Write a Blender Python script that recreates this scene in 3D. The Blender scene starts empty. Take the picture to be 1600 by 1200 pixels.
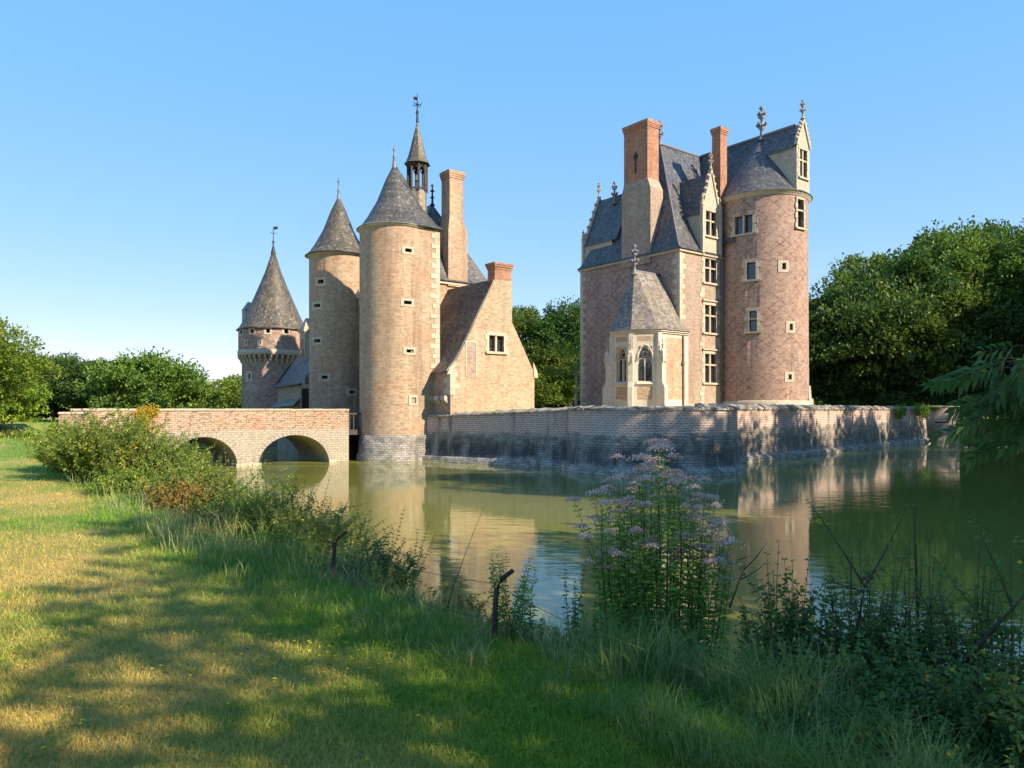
import bpy, math, random
import numpy as np
from mathutils import Vector, Matrix

R = math.radians
scene = bpy.context.scene
COL = scene.collection
HOR, F, EYE = 641.0, 1150.0, 3.0
TH = R(38.0)                       # the castle's walls all run along / across this bearing
SUN_AZ, SUN_EL = R(57), R(32)      # sun behind-right of the photographer

# ------------------------------------------------------------------ helpers
def hz(py, Y): return EYE + (HOR - py) / F * Y

def tag(o, label=None, cat=None, group=None, kind=None):
    if label: o['label'] = label
    if cat: o['category'] = cat
    if group: o['group'] = group
    if kind: o['kind'] = kind
    return o

def thing(name, loc, rz, label, cat, group=None):
    o = bpy.data.objects.new(name, None)
    COL.objects.link(o)
    o.location = loc; o.rotation_euler = (0, 0, rz)
    return tag(o, label, cat, group)

def children(o): return [c for c in bpy.data.objects if c.parent == o]

def copy_tree(o, parent=None):
    c = o.copy(); COL.objects.link(c)
    if parent: c.parent = parent
    for ch in children(o): copy_tree(ch, c)
    return c

class MB:
    def __init__(s): s.v = []; s.f = []; s.uv = []; s.sm = []
    def face(s, pts, uv=None, smooth=False):
        q = []
        for p in pts:
            p = Vector(p)
            if not q or (p - q[-1]).length > 1e-5: q.append(p)
        if len(q) > 2 and (q[0] - q[-1]).length < 1e-5:
            q.pop()
            if uv and len(uv) == len(pts): uv = list(uv)[:-1]
        if len(q) < 3: return
        if uv is not None and len(uv) != len(q): uv = None
        if uv is None:
            n = Vector((0, 0, 0))
            for i in range(len(q)): n += q[i].cross(q[(i + 1) % len(q)])
            if n.length < 1e-9: return
            n.normalize()
            if abs(n.z) > .97: ua, va = Vector((1, 0, 0)), Vector((0, 1, 0))
            else:
                ua = Vector((0, 0, 1)).cross(n).normalized(); va = n.cross(ua)
                if va.z < 0: va = -va
            uv = [(p.dot(ua), p.dot(va)) for p in q]
        b = len(s.v)
        s.v += [tuple(p) for p in q]; s.f.append(list(range(b, b + len(q)))); s.uv += list(uv); s.sm.append(smooth)
    def box(s, x0, x1, y0, y1, z0, z1, M=None):
        c = [(x, y, z) for z in (z0, z1) for y in (y0, y1) for x in (x0, x1)]
        if M: c = [M(*p) for p in c]
        for i in ((0, 1, 3, 2), (4, 5, 7, 6), (0, 1, 5, 4), (2, 3, 7, 6), (0, 2, 6, 4), (1, 3, 7, 5)):
            s.face([c[k] for k in i])
    def tbox(s, b, t, z0, z1):      # frustum: b,t = (x0,x1,y0,y1)
        c = [(b[0], b[2], z0), (b[1], b[2], z0), (b[1], b[3], z0), (b[0], b[3], z0),
             (t[0], t[2], z1), (t[1], t[2], z1), (t[1], t[3], z1), (t[0], t[3], z1)]
        for i in ((0, 3, 2, 1), (4, 5, 6, 7), (0, 1, 5, 4), (1, 2, 6, 5), (2, 3, 7, 6), (3, 0, 4, 7)):
            s.face([c[k] for k in i])
    def prism(s, poly, M, w0, w1):  # poly [(u,z)], M(u,w,z)
        a = [M(u, w0, z) for u, z in poly]; b = [M(u, w1, z) for u, z in poly]
        s.face(a); s.face(b[::-1])
        for i in range(len(a)):
            j = (i + 1) % len(a); s.face([a[i], b[i], b[j], a[j]])
    def lathe(s, prof, c=(0, 0), seg=32, a0=0, a1=2 * math.pi, smooth=True):
        arc = [0]
        for i in range(1, len(prof)):
            arc.append(arc[-1] + math.hypot(prof[i][0] - prof[i - 1][0], prof[i][1] - prof[i - 1][1]))
        rm = max(p[0] for p in prof)
        z0 = prof[0][1]
        for k in range(seg):
            t0 = a0 + (a1 - a0) * k / seg; t1 = a0 + (a1 - a0) * (k + 1) / seg
            for i in range(len(prof) - 1):
                (r0, q0), (r1, q1) = prof[i], prof[i + 1]
                P = lambda r, t, z: (c[0] + r * math.cos(t), c[1] + r * math.sin(t), z)
                pts = [P(r0, t0, q0), P(r0, t1, q0), P(r1, t1, q1), P(r1, t0, q1)]
                uv = [(rm * t0, z0 + arc[i]), (rm * t1, z0 + arc[i]), (rm * t1, z0 + arc[i + 1]), (rm * t0, z0 + arc[i + 1])]
                if r1 < 1e-4: pts = pts[:3]; uv = uv[:3]
                elif r0 < 1e-4: pts = [pts[0], pts[2], pts[3]]; uv = [uv[0], uv[2], uv[3]]
                s.face(pts, uv, smooth)
    def tube(s, pts, rad, seg=6, smooth=True):
        pts = [Vector(p) for p in pts]; rings = []
        for i, p in enumerate(pts):
            d = (pts[min(i + 1, len(pts) - 1)] - pts[max(i - 1, 0)]).normalized()
            up = Vector((0, 0, 1)) if abs(d.z) < .9 else Vector((1, 0, 0))
            x = d.cross(up).normalized(); y = d.cross(x)
            r = rad[i] if hasattr(rad, '__len__') else rad
            rings.append([p + (x * math.cos(2 * math.pi * k / seg) + y * math.sin(2 * math.pi * k / seg)) * r for k in range(seg)])
        for i in range(len(rings) - 1):
            for k in range(seg):
                l = (k + 1) % seg
                s.face([rings[i][k], rings[i][l], rings[i + 1][l], rings[i + 1][k]], None, smooth)
        s.face(rings[-1])
    def loft(s, poly, targ, ze, zr, curve, smooth=False):
        n = len(poly)
        rings = []
        for h, z in curve:
            rings.append([(poly[i][0] + (targ[i][0] - poly[i][0]) * h, poly[i][1] + (targ[i][1] - poly[i][1]) * h,
                           ze + (zr - ze) * z) for i in range(n)])
        for a, b in zip(rings[:-1], rings[1:]):
            for i in range(n):
                j = (i + 1) % n
                s.face([a[i], a[j], b[j], b[i]], None, smooth)
    def wall(s, P, u0, u1, v0, top, holes=(), depth=.3, ustep=None):
        """P(u,v,d)->point; top = number or [(u,z)...]; holes (ua,ub,va,vb)"""
        tp = (lambda u: top) if not hasattr(top, '__len__') else (lambda u: float(np.interp(u, [t[0] for t in top], [t[1] for t in top])))
        us = {u0, u1}
        if hasattr(top, '__len__'): us |= {t[0] for t in top if u0 < t[0] < u1}
        for h in holes: us |= {h[0], h[1]}
        us = sorted(us)
        if ustep:
            o = []
            for a, b in zip(us[:-1], us[1:]):
                n = max(1, math.ceil((b - a) / ustep)); o += [a + (b - a) * k / n for k in range(n)]
            us = o + [us[-1]]
        vb = sorted({v0} | {h[2] for h in holes} | {h[3] for h in holes})
        for a, b in zip(us[:-1], us[1:]):
            m = (a + b) / 2; t0, t1 = tp(a), tp(b)
            vs = [v for v in vb if v < min(t0, t1) - 1e-4]
            for i, v in enumerate(vs):
                if i + 1 < len(vs): q = [(a, v), (b, v), (b, vs[i + 1]), (a, vs[i + 1])]; vm = (v + vs[i + 1]) / 2
                else: q = [(a, v), (b, v), (b, t1), (a, t0)]; vm = v + 1e-3
                if any(h[0] < m < h[1] and h[2] < vm < h[3] for h in holes): continue
                s.face([P(u, w, 0) for u, w in q], q, bool(ustep))
        for h in holes:
            e = [(h[0], h[2]), (h[1], h[2]), (h[1], h[3]), (h[0], h[3])]
            for i in range(4):
                A, B = e[i], e[(i + 1) % 4]
                s.face([P(A[0], A[1], 0), P(B[0], B[1], 0), P(B[0], B[1], depth), P(A[0], A[1], depth)])
    def build(s, name, mat, parent=None):
        me = bpy.data.meshes.new(name)
        off = parent_base(parent)
        v = [(a, b, c - off) for a, b, c in s.v]
        me.from_pydata(v, [], s.f)
        ul = me.uv_layers.new(name='UVMap')
        ul.data.foreach_set('uv', [x for p in s.uv for x in p])
        me.polygons.foreach_set('use_smooth', s.sm)
        me.materials.append(mat); me.update()
        o = bpy.data.objects.new(name, me); COL.objects.link(o)
        if parent: o.parent = parent
        if any(s.sm):
            import bmesh
            bm = bmesh.new(); bm.from_mesh(me); bmesh.ops.remove_doubles(bm, verts=bm.verts, dist=1e-4); bm.to_mesh(me); bm.free()
        return o

def parent_base(p):
    z = 0
    while p is not None: z += p.location.z; p = p.parent
    return z

def np_mesh(name, V, Fc, mat, parent=None, attrs=None):
    """V (n,3), Fc (m,3) triangles"""
    V = np.asarray(V, np.float32).reshape(-1, 3); Fc = np.asarray(Fc, np.int32)
    me = bpy.data.meshes.new(name)
    k = Fc.shape[1]
    me.vertices.add(len(V)); me.vertices.foreach_set('co', V.ravel())
    me.loops.add(Fc.size); me.loops.foreach_set('vertex_index', Fc.ravel())
    me.polygons.add(len(Fc)); me.polygons.foreach_set('loop_start', np.arange(0, Fc.size, k, dtype=np.int32))
    me.update(calc_edges=True)
    for an, arr in (attrs or {}).items():
        a = me.attributes.new(an, 'FLOAT', 'POINT'); a.data.foreach_set('value', np.asarray(arr, np.float32))
    me.materials.append(mat)
    o = bpy.data.objects.new(name, me); COL.objects.link(o)
    if parent: o.parent = parent
    return o

def norm(a): return a / np.maximum(np.linalg.norm(a, axis=-1, keepdims=True), 1e-9)

def leaf_arrays(P, D, L, W, rng, fold=.25, droop=.0):
    """folded rhombic leaves: P base (n,3), D direction (n,3)"""
    n = len(P); D = norm(D)
    L = np.broadcast_to(L, n)[:, None]; W = np.broadcast_to(W, n)[:, None]
    side = norm(np.cross(D, norm(rng.normal(size=(n, 3)) * .6 + np.array([0, 0, 1.0]))))
    up = np.cross(side, D)
    mid = P + D * L * .45
    tip = P + D * L - np.array([0, 0, 1.0]) * L * droop
    l = mid + side * W * .5 + up * W * fold; r = mid - side * W * .5 + up * W * fold
    V = np.stack([P, l, tip, r], 1).reshape(-1, 3)
    b = (np.arange(n) * 4)[:, None]
    Fc = np.stack([b + np.array([[0, 1, 2]]), b + np.array([[0, 2, 3]])], 1).reshape(-1, 3)
    return V, Fc

# ------------------------------------------------------------------ materials
class NT:
    def __init__(s, name):
        s.m = bpy.data.materials.new(name); s.m.use_nodes = True
        s.t = s.m.node_tree; s.t.nodes.clear()
        s.out = s.n('ShaderNodeOutputMaterial')
    def n(s, ty, ins=None, **kw):
        nd = s.t.nodes.new(ty)
        for k, v in kw.items(): setattr(nd, k, v)
        for k, v in (ins or {}).items(): s.set(nd, k, v)
        return nd
    def set(s, nd, k, v):
        i = nd.inputs[k]
        if isinstance(v, bpy.types.NodeSocket): s.t.links.new(v, i)
        elif isinstance(v, (tuple, list)) and len(v) == 3 and i.type == 'RGBA': i.default_value = (*v, 1)
        else: i.default_value = v
    def math(s, op, a, b=0, c=None, clamp=False):
        nd = s.n('ShaderNodeMath', {0: a, 1: b}, operation=op, use_clamp=clamp)
        if c is not None: s.set(nd, 2, c)
        return nd.outputs[0]
    def mix(s, f, a, b, mode='MIX'):
        nd = s.n('ShaderNodeMix', data_type='RGBA', blend_type=mode)
        s.set(nd, 0, f); s.set(nd, 6, a); s.set(nd, 7, b)
        return nd.outputs[2]
    def noise(s, vec, scale, detail=4, rough=.55, dist=0):
        nd = s.n('ShaderNodeTexNoise', {'Scale': scale, 'Detail': detail, 'Roughness': rough, 'Distortion': dist})
        if vec: s.set(nd, 'Vector', vec)
        return nd.outputs[0]
    def ramp(s, f, lo, hi, a=0., b=1.):
        nd = s.n('ShaderNodeMapRange', {0: f, 1: lo, 2: hi, 3: a, 4: b}, clamp=True)
        return nd.outputs[0]
    def obj(s): return s.n('ShaderNodeTexCoord').outputs['Object']
    def uv(s): return s.n('ShaderNodeTexCoord').outputs['UV']
    def mapping(s, v, sc): return s.n('ShaderNodeMapping', {'Vector': v, 'Scale': sc}).outputs[0]
    def principled(s, col, rough=.85, bump=None, bs=.4, bd=.02, **kw):
        p = s.n('ShaderNodeBsdfPrincipled', {'Base Color': col, 'Roughness': rough})
        for k, v in kw.items(): s.set(p, k, v)
        if bump is not None:
            b = s.n('ShaderNodeBump', {'Height': bump, 'Strength': bs, 'Distance': bd}); s.set(p, 'Normal', b.outputs[0])
        s.t.links.new(p.outputs[0], s.out.inputs[0])
        return s.m

def brick_col(T, c1, c2, mo, bw=.25, bh=.08, ms=.015, freq=.5):
    nz = T.n('ShaderNodeTexNoise', {'Vector': T.obj(), 'Scale': 2.5, 'Detail': 4}).outputs[1]
    vv = T.n('ShaderNodeVectorMath', {0: nz, 1: (.5, .5, .5)}, operation='SUBTRACT').outputs[0]
    vv = T.n('ShaderNodeVectorMath', {0: vv, 1: (bh * .9, bh * .9, 0)}, operation='MULTIPLY').outputs[0]
    vv = T.n('ShaderNodeVectorMath', {0: T.uv(), 1: vv}, operation='ADD').outputs[0]
    b = T.n('ShaderNodeTexBrick', {'Vector': vv, 'Scale': 1, 'Brick Width': bw, 'Row Height': bh, 'Mortar Size': ms,
            'Mortar Smooth': .3, 'Color1': c1, 'Color2': c2, 'Mortar': mo, 'Bias': -.1}, offset_frequency=2, squash=1)
    return b.outputs[0], b.outputs[1]

def brick_mat(name, c1, c2, mo, diaper=0., grey=.35, greyc=(.27, .23, .19), red=0.2, bw=.25, bh=.085):
    T = NT(name); o = T.obj(); uv = T.uv()
    c, f = brick_col(T, c1, c2, mo, bw, bh)
    # brick to brick scatter
    q = T.n('ShaderNodeVectorMath', {0: uv, 1: (1 / bw, 1 / bh, 1)}, operation='MULTIPLY').outputs[0]
    q = T.n('ShaderNodeVectorMath', {0: q}, operation='FLOOR').outputs[0]
    wn = T.n('ShaderNodeTexWhiteNoise', {'Vector': q}, noise_dimensions='2D').outputs[0]
    c = T.mix(T.ramp(wn, .35, 1, 0, .5), c, (c1[0] * .42, c1[1] * .42, c1[2] * .48))
    c = T.mix(T.math('MULTIPLY', T.ramp(T.noise(o, .45, 5, .6), .5, .68), red), c, (.50, .20, .10))
    g = T.ramp(T.noise(T.mapping(o, (1, 1, .5)), .55, 6, .65), .42, .66)
    c = T.mix(T.math('MULTIPLY', g, grey), c, greyc)
    c = T.mix(T.math('MULTIPLY', T.ramp(T.noise(T.mapping(o, (1, 1, .13)), 1.1, 5, .6), .52, .68), grey * .8), c, tuple(x * .62 for x in greyc))
    if diaper:
        sp = T.n('ShaderNodeSeparateXYZ', {0: uv}); u, v = sp.outputs[0], sp.outputs[1]
        fl = T.math('MULTIPLY', T.math('FLOOR', T.math('DIVIDE', v, bh)), bh)
        us = T.math('MULTIPLY', u, .78)
        d = None
        for sg in ('ADD', 'SUBTRACT'):
            fr = T.math('FRACT', T.math('DIVIDE', T.math(sg, us, fl), .66))
            l = T.math('LESS_THAN', fr, .15)
            d = l if d is None else T.math('MAXIMUM', d, l)
        d = T.math('MULTIPLY', d, T.ramp(T.noise(o, .9, 5, .7), .4, .6, .02, diaper))
        d = T.math('MULTIPLY', d, T.ramp(wn, .1, .3))
        c = T.mix(d, c, (.085, .075, .08))
    fine = T.noise(o, 5, 6, .8)
    c = T.mix(T.ramp(fine, .35, .65, .0, .7), c, (.5, .48, .47), 'MULTIPLY')
    c = T.mix(T.ramp(T.noise(T.mapping(o, (1, 1, .6)), .9, 7, .75), .5, .66, 0, .22), c, (.60, .50, .38))
    c = T.mix(T.ramp(T.noise(T.mapping(o, (1.4, 1.4, .1)), 1.0, 6, .7), .53, .68, 0, .42), c, (.15, .12, .10))
    h = T.math('ADD', T.math('MULTIPLY', f, -1), T.math('MULTIPLY', fine, .8))
    return T.principled(c, .92, h, .6, .02)

def stone_mat(name, c=(.52, .47, .38), stain=.55, joints=True, dark=(.2, .18, .15)):
    T = NT(name); o = T.obj()
    if joints:
        c0, f = brick_col(T, c, tuple(x * .86 for x in c), tuple(x * .7 for x in c), .62, .33, .012)
    else: c0 = T.mix(0, c, c)
    s = T.ramp(T.noise(T.mapping(o, (1, 1, .45)), 1.1, 7, .7), .5, .72)
    c0 = T.mix(T.math('MULTIPLY', s, stain), c0, dark)
    s2 = T.noise(o, 7, 5, .7)
    c0 = T.mix(T.ramp(s2, .35, .65, 0, .6), c0, (.5, .48, .45), 'MULTIPLY')
    c0 = T.mix(T.math('MULTIPLY', T.n('ShaderNodeNewGeometry').outputs['Random Per Island'], .35), c0, (.36, .30, .22))
    return T.principled(c0, .9, s2, .5, .03)

def slate_mat(name, c1=(.10, .10, .105), c2=(.16, .155, .15), lich=(.30, .27, .19), la=.5, bw=.22, bh=.16, shine=.5):
    T = NT(name); o = T.obj()
    c, f = brick_col(T, c1, c2, tuple(x * .35 for x in c1), bw, bh, .014)
    q = T.n('ShaderNodeVectorMath', {0: T.uv(), 1: (1 / bw, 1 / bh, 1)}, operation='MULTIPLY').outputs[0]
    q = T.n('ShaderNodeVectorMath', {0: q}, operation='FLOOR').outputs[0]
    wn = T.n('ShaderNodeTexWhiteNoise', {'Vector': q}, noise_dimensions='2D').outputs[0]
    c = T.mix(T.ramp(wn, .3, 1, 0, .7), c, tuple(x * 2.1 for x in c2))
    c = T.mix(T.math('MULTIPLY', T.ramp(T.noise(o, .8, 6, .75), .44, .58), la), c, lich)
    c = T.mix(T.math('MULTIPLY', T.ramp(T.noise(T.mapping(o, (1.6, 1.6, .25)), 1.2, 6, .7), .53, .66), .5), c, tuple(x * .4 for x in c1))
    c = T.mix(T.math('MULTIPLY', T.ramp(T.noise(o, 4.5, 5, .85), .56, .64), min(1, la * 1.4)), c, (.44, .42, .35))
    fine = T.noise(T.mapping(o, (1, 1, .6)), 3.2, 6, .75)
    c = T.mix(T.ramp(fine, .3, .7, 0, .6), c, (.5, .5, .5), 'MULTIPLY')
    return T.principled(c, shine, T.math('ADD', T.math('MULTIPLY', f, -1), T.math('MULTIPLY', fine, 1.3)), .6, .03)

def moat_wall_mat(name, white=0., redc=(.36, .175, .11), split=1.75, dark=.8, pale=(.46, .43, .37), mw=.95, pat3=.8):
    T = NT(name); o = T.obj(); sp = T.n('ShaderNodeSeparateXYZ', {0: o}); z = sp.outputs[2]
    c, f = brick_col(T, redc, tuple(x * 1.25 for x in redc), (.66, .64, .58), .27, .115, .026)
    wn = T.noise(o, 9, 3, .7)
    c = T.mix(T.ramp(wn, .5, .7, 0, .6), c, (.13, .085, .07))
    pat = T.noise(o, .35, 5, .6)
    c = T.mix(T.math('MULTIPLY', T.ramp(pat, .36, .52), white), c, (.44, .43, .42))
    mort = T.mix(T.math('MULTIPLY', f, T.ramp(T.noise(o, .6, 4), .35, .6, .25 * mw, mw)), c, (.62, .60, .56)); c = mort
    s, f2 = brick_col(T, pale, tuple(x * .7 for x in pale), (.24, .225, .20), .31, .13, .02)
    blotch = T.ramp(T.noise(T.mapping(o, (1, 1, 1.6)), 1.6, 6, .7), .42, .6)
    s = T.mix(T.math('MULTIPLY', blotch, .75), s, (.10, .095, .09))
    # boundary brick / stone with a ragged line
    zz = T.math('ADD', z, T.math('MULTIPLY', T.math('SUBTRACT', T.noise(o, .9, 5, .6), .5), .8))
    col = T.mix(T.ramp(zz, split - .04, split + .06), s, c)
    # damp dark band and vertical streaks
    st = T.noise(T.mapping(o, (.75, .75, .07)), 1.0, 6, .6)
    band = T.math('MULTIPLY', T.ramp(zz, .25, .5), T.ramp(zz, .95, 1.9, 1, 0))
    band = T.math('MULTIPLY', band, T.ramp(st, .34, .5))
    col = T.mix(T.math('MULTIPLY', band, dark), col, (.045, .043, .045))
    st2 = T.math('MULTIPLY', T.ramp(T.noise(T.mapping(o, (1.3, 1.3, .12)), 1.0, 5, .65), .55, .68), T.ramp(z, 1.2, 3.0, .3, .75))
    col = T.mix(st2, col, (.10, .085, .08))
    st3 = T.math('MULTIPLY', T.ramp(T.noise(T.mapping(o, (1.1, 1.1, .2)), 1.35, 5, .6), .54, .64), T.ramp(zz, .5, 1.6, .7, .55))
    col = T.mix(T.math('MULTIPLY', T.math('MULTIPLY', st3, T.ramp(zz, split - .3, split + .3, 1, .25)), pat3), col, (.46, .41, .32))
    fine = T.noise(o, 6, 5, .75)
    col = T.mix(T.ramp(fine, .3, .7, 0, .6), col, (.5, .5, .5), 'MULTIPLY')
    return T.principled(col, .9, T.math('ADD', T.math('MULTIPLY', f2, -1), T.math('MULTIPLY', fine, 1.5)), .7, .05)

def plain(name, c, rough=.7, metal=0., var=.3, scale=8):
    T = NT(name); f = T.noise(T.obj(), scale, 4, .65)
    col = T.mix(T.ramp(f, .35, .65, 0, var), c, tuple(x * .45 for x in c))
    return T.principled(col, rough, f, .3, .01, Metallic=metal)

def leaf_mat(name, c1, c2, c3=None, f3=.08, trans=.35, scale=.5, rough=.55):
    T = NT(name)
    g = T.n('ShaderNodeNewGeometry'); r = g.outputs['Random Per Island']
    oi = T.n('ShaderNodeObjectInfo').outputs['Random']
    nz = T.noise(T.obj(), scale, 3, .6)
    f = T.math('ADD', T.math('MULTIPLY', r, .5), T.math('MULTIPLY', T.ramp(nz, .3, .7), .5))
    c = T.mix(f, c1, c2)
    hv = T.n('ShaderNodeHueSaturation', {'Hue': T.math('ADD', T.math('MULTIPLY', oi, .03), .485),
             'Saturation': 1., 'Value': T.math('ADD', T.math('MULTIPLY', oi, .35), .82), 'Color': c}).outputs[0]
    c = hv
    if c3:
        k = T.math('GREATER_THAN', T.math('ADD', T.math('MULTIPLY', r, .7), T.math('MULTIPLY', nz, .3)), 1 - f3 - .12)
        c = T.mix(k, c, c3)
    p = T.n('ShaderNodeBsdfPrincipled', {'Base Color': c, 'Roughness': rough, 'Specular IOR Level': .35})
    tr = T.n('ShaderNodeBsdfTranslucent', {'Color': T.mix(.5, c, (c1[0] * 1.4 + .03, c1[1] * 1.5 + .03, c1[2]))})
    mx = T.n('ShaderNodeMixShader', {0: trans, 1: p.outputs[0], 2: tr.outputs[0]})
    T.t.links.new(mx.outputs[0], T.out.inputs[0])
    return T.m

M = {}
M['brick_gate'] = brick_mat('warm_brick', (.46, .28, .17), (.52, .37, .24), (.57, .49, .37), 0, .5, (.33, .26, .18), .45)
M['brick_kitchen'] = brick_mat('pale_brick', (.47, .31, .19), (.55, .40, .26), (.56, .48, .36), 0, .4, (.40, .33, .23), .4)
M['brick_keep'] = brick_mat('diapered_brick', (.40, .225, .165), (.47, .295, .225), (.50, .43, .36), .75, .4, (.31, .24, .21), .25)
M['brick_keep_plain'] = brick_mat('grey_brick', (.38, .25, .19), (.45, .33, .25), (.48, .42, .34), 0, .45, (.34, .29, .23), .15)
M['brick_red'] = brick_mat('red_brick', (.42, .16, .085), (.50, .22, .12), (.42, .30, .22), 0, .3, (.25, .14, .09), .4)
M['stone'] = stone_mat('pale_limestone', (.50, .45, .36), .7)
M['stone_clean'] = stone_mat('dressed_limestone', (.53, .47, .37), .75, False, (.24, .205, .16))
M['stone_white'] = stone_mat('white_tuffeau', (.66, .61, .52), .45, False, (.30, .27, .22))
M['stone_grey'] = stone_mat('weathered_stone', (.36, .33, .28), .7, False, (.10, .10, .09))
M['slate'] = slate_mat('slate', (.038, .039, .04), (.062, .062, .058), (.13, .11, .075), .45)
M['slate_blue'] = slate_mat('blue_slate', (.033, .04, .052), (.058, .064, .08), (.14, .125, .095), .45, shine=.45)
M['slate_brown'] = slate_mat('lichened_slate', (.042, .039, .034), (.072, .065, .053), (.14, .105, .06), .6)
M['slate_pale'] = slate_mat('pale_slate', (.13, .12, .105), (.19, .17, .15), (.24, .19, .12), .6)
M['tile'] = slate_mat('brown_tile', (.085, .06, .05), (.125, .09, .07), (.22, .19, .14), .25, .17, .11, .8)
M['lead'] = plain('lead', (.17, .18, .20), .6, .2)
M['iron'] = plain('iron', (.05, .045, .045), .6, .6)
M['rust'] = plain('rusty_iron', (.055, .04, .035), .85, .2, .5, 20)
M['wood'] = plain('dark_oak', (.05, .042, .038), .8)
M['frame_wood'] = plain('brown_window_wood', (.14, .07, .05), .6)
M['bark'] = plain('bark', (.12, .10, .075), .95, 0, .6, 5)
M['bark_pale'] = plain('pale_bark', (.38, .34, .26), .9, 0, .4, 5)
M['twig'] = plain('red_twig', (.065, .038, .028), .8, 0, .5, 30)
M['stem'] = plain('green_stem', (.09, .075, .035), .8, 0, .5, 30)
M['bronze'] = plain('bell_bronze', (.5, .45, .33), .4, .7)
M['void'] = plain('dark_interior', (.012, .011, .01), 1)
def glass():
    T = NT('old_window_glass'); o = T.uv()
    b = T.n('ShaderNodeTexBrick', {'Vector': o, 'Scale': 1, 'Brick Width': .16, 'Row Height': .2, 'Mortar Size': .012,
            'Color1': (.016, .02, .026), 'Color2': (.03, .035, .042), 'Mortar': (.05, .045, .04)}, offset=0)
    return T.principled(b.outputs[0], .06, T.noise(T.obj(), 2.2, 3), .35, .03, **{'Specular IOR Level': .9})
M['glass'] = glass()
M['moat_left'] = moat_wall_mat('moat_wall_brick', .12, (.48, .22, .13), 1.7, .9, (.60, .57, .50), .6)
M['moat_bast'] = moat_wall_mat('bastion_brick', .25, (.44, .21, .13), 1.85, .75, (.56, .54, .48))
M['moat_right'] = moat_wall_mat('lit_moat_wall', .15, (.46, .19, .10), 1.95, .6, (.58, .50, .38), .3)
M['tower_base'] = moat_wall_mat('tower_base_stone', .0, (.46, .30, .19), 9, .3, (.50, .47, .42))

def bridge_mat():
    T = NT('bridge_masonry'); o = T.obj(); z = T.n('ShaderNodeSeparateXYZ', {0: o}).outputs[2]
    c, f = brick_col(T, (.34, .18, .115), (.45, .31, .22), (.54, .45, .35), .3, .1, .024)
    c = T.mix(T.ramp(T.noise(o, .5, 5, .6), .52, .64, 0, .7), c, (.50, .22, .12))
    c = T.mix(T.ramp(T.noise(T.mapping(o, (1, 1, 2.2)), 3.5, 5, .75), .5, .57, 0, .75), c, (.17, .11, .08))
    s, f2 = brick_col(T, (.47, .42, .34), (.40, .35, .28), (.30, .26, .21), .34, .13, .02)
    s = T.mix(T.ramp(T.noise(o, 2.2, 6, .7), .48, .62, 0, .5), s, (.27, .25, .22))
    s = T.mix(T.ramp(T.noise(o, 9, 5, .7), .53, .6, 0, .5), s, (.64, .58, .48))
    zz = T.math('ADD', z, T.math('MULTIPLY', T.math('SUBTRACT', T.noise(o, .7, 4), .5), .5))
    col = T.mix(T.ramp(zz, 1.85, 2.0), s, c)
    fine = T.noise(o, 6, 6, .75)
    col = T.mix(T.ramp(fine, .3, .7, 0, .6), col, (.55, .53, .5), 'MULTIPLY')
    return T.principled(col, .93, T.math('ADD', T.math('MULTIPLY', f, -1), T.math('MULTIPLY', fine, 2)), .7, .04)
M['bridge'] = bridge_mat()
def cope_mat():
    T = NT('mossy_coping'); o = T.obj()
    f = T.noise(o, 2.5, 6, .7)
    c = T.mix(T.ramp(f, .4, .6), (.42, .39, .33), (.13, .12, .105))
    c = T.mix(T.ramp(T.noise(o, 1.2, 5, .6), .58, .66, 0, .7), c, (.16, .16, .05))
    r = T.n('ShaderNodeNewGeometry').outputs['Random Per Island']
    c = T.mix(T.math('MULTIPLY', r, .5), c, (.09, .085, .08))
    return T.principled(c, .95, T.noise(o, 9, 5, .7), .8, .03)
M['coping'] = cope_mat()

M['leaf_forest'] = leaf_mat('forest_leaves', (.035, .085, .022), (.09, .165, .03), (.26, .28, .04), .05, .35, .3)
M['leaf_oak'] = leaf_mat('oak_leaves', (.06, .12, .02), (.21, .28, .045), None, 0, .4, .7)
M['leaf_yel'] = leaf_mat('yellowing_leaves', (.10, .18, .022), (.22, .27, .03), (.45, .38, .03), .05, .4, .6)
M['leaf_pale'] = leaf_mat('willow_leaves', (.08, .15, .035), (.16, .23, .06), None, 0, .4, .5)
M['leaf_shrub'] = leaf_mat('shrub_leaves', (.08, .17, .02), (.30, .37, .04), (.6, .5, .05), .06, .4, 1.6)
M['leaf_dark'] = leaf_mat('bramble_leaves', (.075, .16, .04), (.15, .27, .055), (.6, .5, .06), .05, .45, 2.0)
M['leaf_herb'] = leaf_mat('herb_leaves', (.13, .26, .045), (.25, .40, .07), (.2, .1, .04), .03, .5, 3.0)
M['leaf_ash'] = leaf_mat('ash_leaves', (.05, .12, .035), (.11, .2, .06), (.3, .3, .05), .04, .4, 1)
M['leaf_ivy'] = leaf_mat('ivy_leaves', (.10, .18, .02), (.22, .32, .03), None, 0, .4, 1.5)
M['leaf_gold'] = leaf_mat('golden_creeper_leaves', (.55, .42, .02), (.75, .60, .03), (.2, .25, .03), .05, .4, 1.5)
M['leaf_rust'] = leaf_mat('rusty_dock_leaves', (.22, .12, .03), (.38, .22, .04), (.08, .12, .02), .15, .3, 1.5)
M['flower'] = leaf_mat('mauve_florets', (.60, .40, .40), (.85, .70, .68), (.30, .17, .14), .16, .35, 4)
M['petal'] = leaf_mat('yellow_petals', (.75, .6, .02), (.85, .75, .05), None, 0, .2, 4)

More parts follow.
